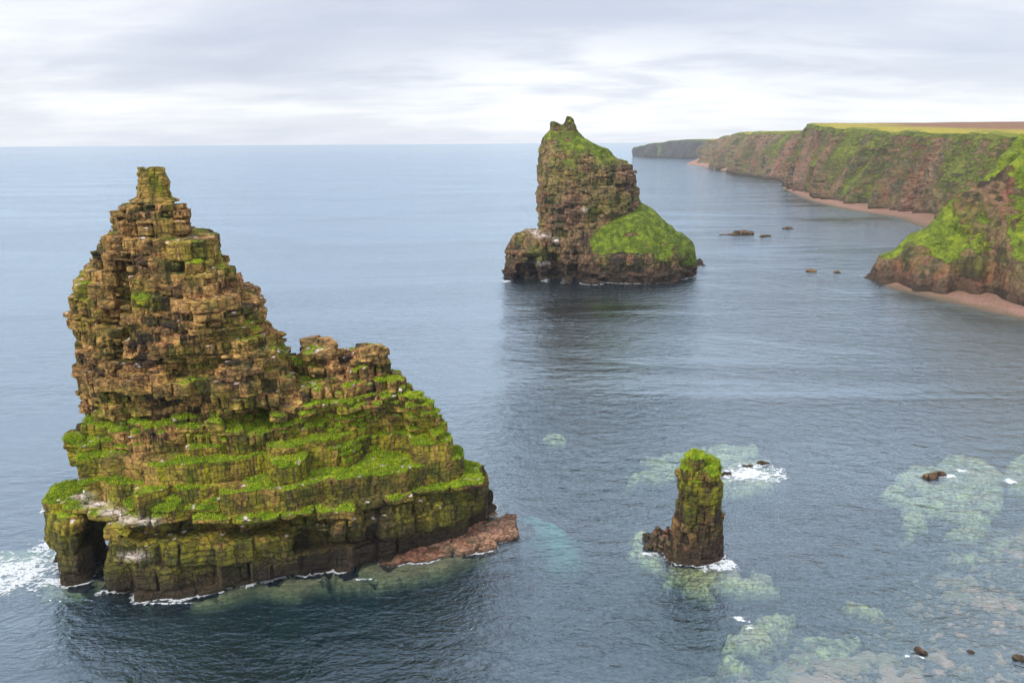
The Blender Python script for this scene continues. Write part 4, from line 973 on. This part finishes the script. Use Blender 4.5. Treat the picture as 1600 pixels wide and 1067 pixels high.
# ------------------------------------------------------------------ gulls
def feather_mat(name, c):
    m = bpy.data.materials.new(name); m.use_nodes = True; t = NT(m.node_tree)
    pos = t.n('ShaderNodeTexCoord').outputs['Object']; n = t.noise(pos, 30.0, 3)
    bs = t.n('ShaderNodeBsdfPrincipled', i={'Base Color': t.mix(n, tuple(v * 0.85 for v in c), c), 'Roughness': 0.8}); t.link(bs.outputs[0], t.n('ShaderNodeOutputMaterial').inputs[0]); return m
M_WHITE = feather_mat('gull_white', (0.82, 0.82, 0.8)); M_GREY = feather_mat('gull_grey', (0.35, 0.37, 0.4))
def tube(prof, n=10):
    """closed body of revolution along x from (x, radius y, radius z, z offset) stations"""
    V = []; Fq = []
    for x, ry, rz, zo in prof:
        for k in range(n): V.append((x, ry * math.cos(2 * math.pi * k / n), zo + rz * math.sin(2 * math.pi * k / n)))
    for i in range(len(prof) - 1):
        for k in range(n): a = i * n + k; b = i * n + (k + 1) % n; Fq.append((a, a + n, b + n, b)) if False else Fq.append((a, b, b + n, a + n))
    return np.array(V), np.array(Fq)
def wing(side, pts, th=0.018):
    V = []; 
    for x0, x1, y, z in pts: V += [(x0, side * y, z + th), (x1, side * y, z + th * .4), (x1, side * y, z - th * .4), (x0, side * y, z - th)]
    Fq = [(4 * i + a, 4 * i + (a + 1) % 4, 4 * i + 4 + (a + 1) % 4, 4 * i + 4 + a) for i in range(len(pts) - 1) for a in range(4)]
    n = len(pts) - 1; Fq += [(0, 3, 2, 1), (4 * n, 4 * n + 1, 4 * n + 2, 4 * n + 3)]
    return np.array(V), np.array(Fq)
def gull(flying, loc, rz, label, group=None):
    r = empty('gull', (0, 0, 0), label, 'gull', group)
    zb = 0 if flying else 0.24
    body = [(-0.34, .005, .005, zb), (-0.30, .05, .015, zb), (-0.20, .07, .05, zb), (-0.05, .11, .10, zb - .01), (0.08, .115, .11, zb), (0.18, .08, .08, zb + .03), (0.23, .055, .06, zb + .07), (0.28, .06, .06, zb + .09), (0.33, .045, .045, zb + .09), (0.36, .012, .014, zb + .08), (0.41, .003, .004, zb + .07)]
    mesh_np('body', *tube(body), M_WHITE, r)
    for sd in (-1, 1):
        if flying: v, f = wing(sd, [(0.12, -0.12, .06, .03), (0.16, -0.10, .30, .14), (0.10, -0.09, .55, .16), (-0.06, -0.12, .75, .10)])
        else: v, f = wing(sd, [(0.12, -0.10, .105, .30), (0.13, -0.36, .115, .25), (0.08, -0.40, .10, .21)], .03)
        mesh_np('wing', v, f, M_GREY, r)
    if not flying:
        for sd in (-1, 1): mesh_np('leg', *tube([(0, .012, .012, 0), (0.002, .012, .012, 0)]), M_GREY, r) if False else mesh_np('leg', np.array([(a * .012, sd * .05 + b * .012, c) for c in (-0.02, .17) for a, b in ((-1, -1), (1, -1), (1, 1), (-1, 1))]), np.array([(0, 1, 5, 4), (1, 2, 6, 5), (2, 3, 7, 6), (3, 0, 4, 7), (4, 5, 6, 7), (3, 2, 1, 0)]), M_GREY, r)
    r.location = loc; r.rotation_euler = (0.25 if flying else 0, 0, rz)
    return r
gull(True, PY(66, 799, 88), 0.4, 'white gull gliding over the water left of the largest stack')
def perch(px, py, verts):
    d = ray(px, py); d = d / np.linalg.norm(d); c = verts - np.array([0, 0, CAM_H]); t_ = c @ d; off = np.linalg.norm(c - t_[:, None] * d, axis=1)
    m = off < 0.45; return verts[m][t_[m].argmin()]
for (px, py, lab) in ((201, 687, 'white gull standing on the mossy ledge below the dark base of the tall brown tower'), (503, 637, 'white gull resting on the green slope under the right shoulder'), (128, 772, 'white gull at the left end of the white-stained ledge'),
                      (152, 786, 'white gull in the middle of the white-stained ledge'), (186, 802, 'white gull at the right end of the white-stained ledge'), (545, 583, 'white gull just below the notch between the shoulder blocks')):
    p = perch(px, py, STACK_V); gull(False, (p[0], p[1] - 0.1, p[2] + 0.02), random.Random(px).uniform(-2.6, 2.6), lab)

# ------------------------------------------------------------------ sea air
def haze():
    m = bpy.data.materials.new('haze'); m.use_nodes = True; t = NT(m.node_tree)
    v = t.n('ShaderNodeVolumePrincipled', i={'Color': (0.80, 0.88, 1.0, 1), 'Density': 0.00008, 'Anisotropy': 0.1})
    t.link(v.outputs[0], t.n('ShaderNodeOutputMaterial').inputs['Volume'])
    a, b, c, d, e, f = -5000, 6500, -600, 6500, -46, 135
    V = [(a, c, e), (b, c, e), (b, d, e), (a, d, e), (a, c, f), (b, c, f), (b, d, f), (a, d, f)]
    Q = [(3, 2, 1, 0), (4, 5, 6, 7), (0, 1, 5, 4), (1, 2, 6, 5), (2, 3, 7, 6), (3, 0, 4, 7)]
    tag(mesh_np('haze', V, Q, m, smooth=False), kind='stuff')
haze()
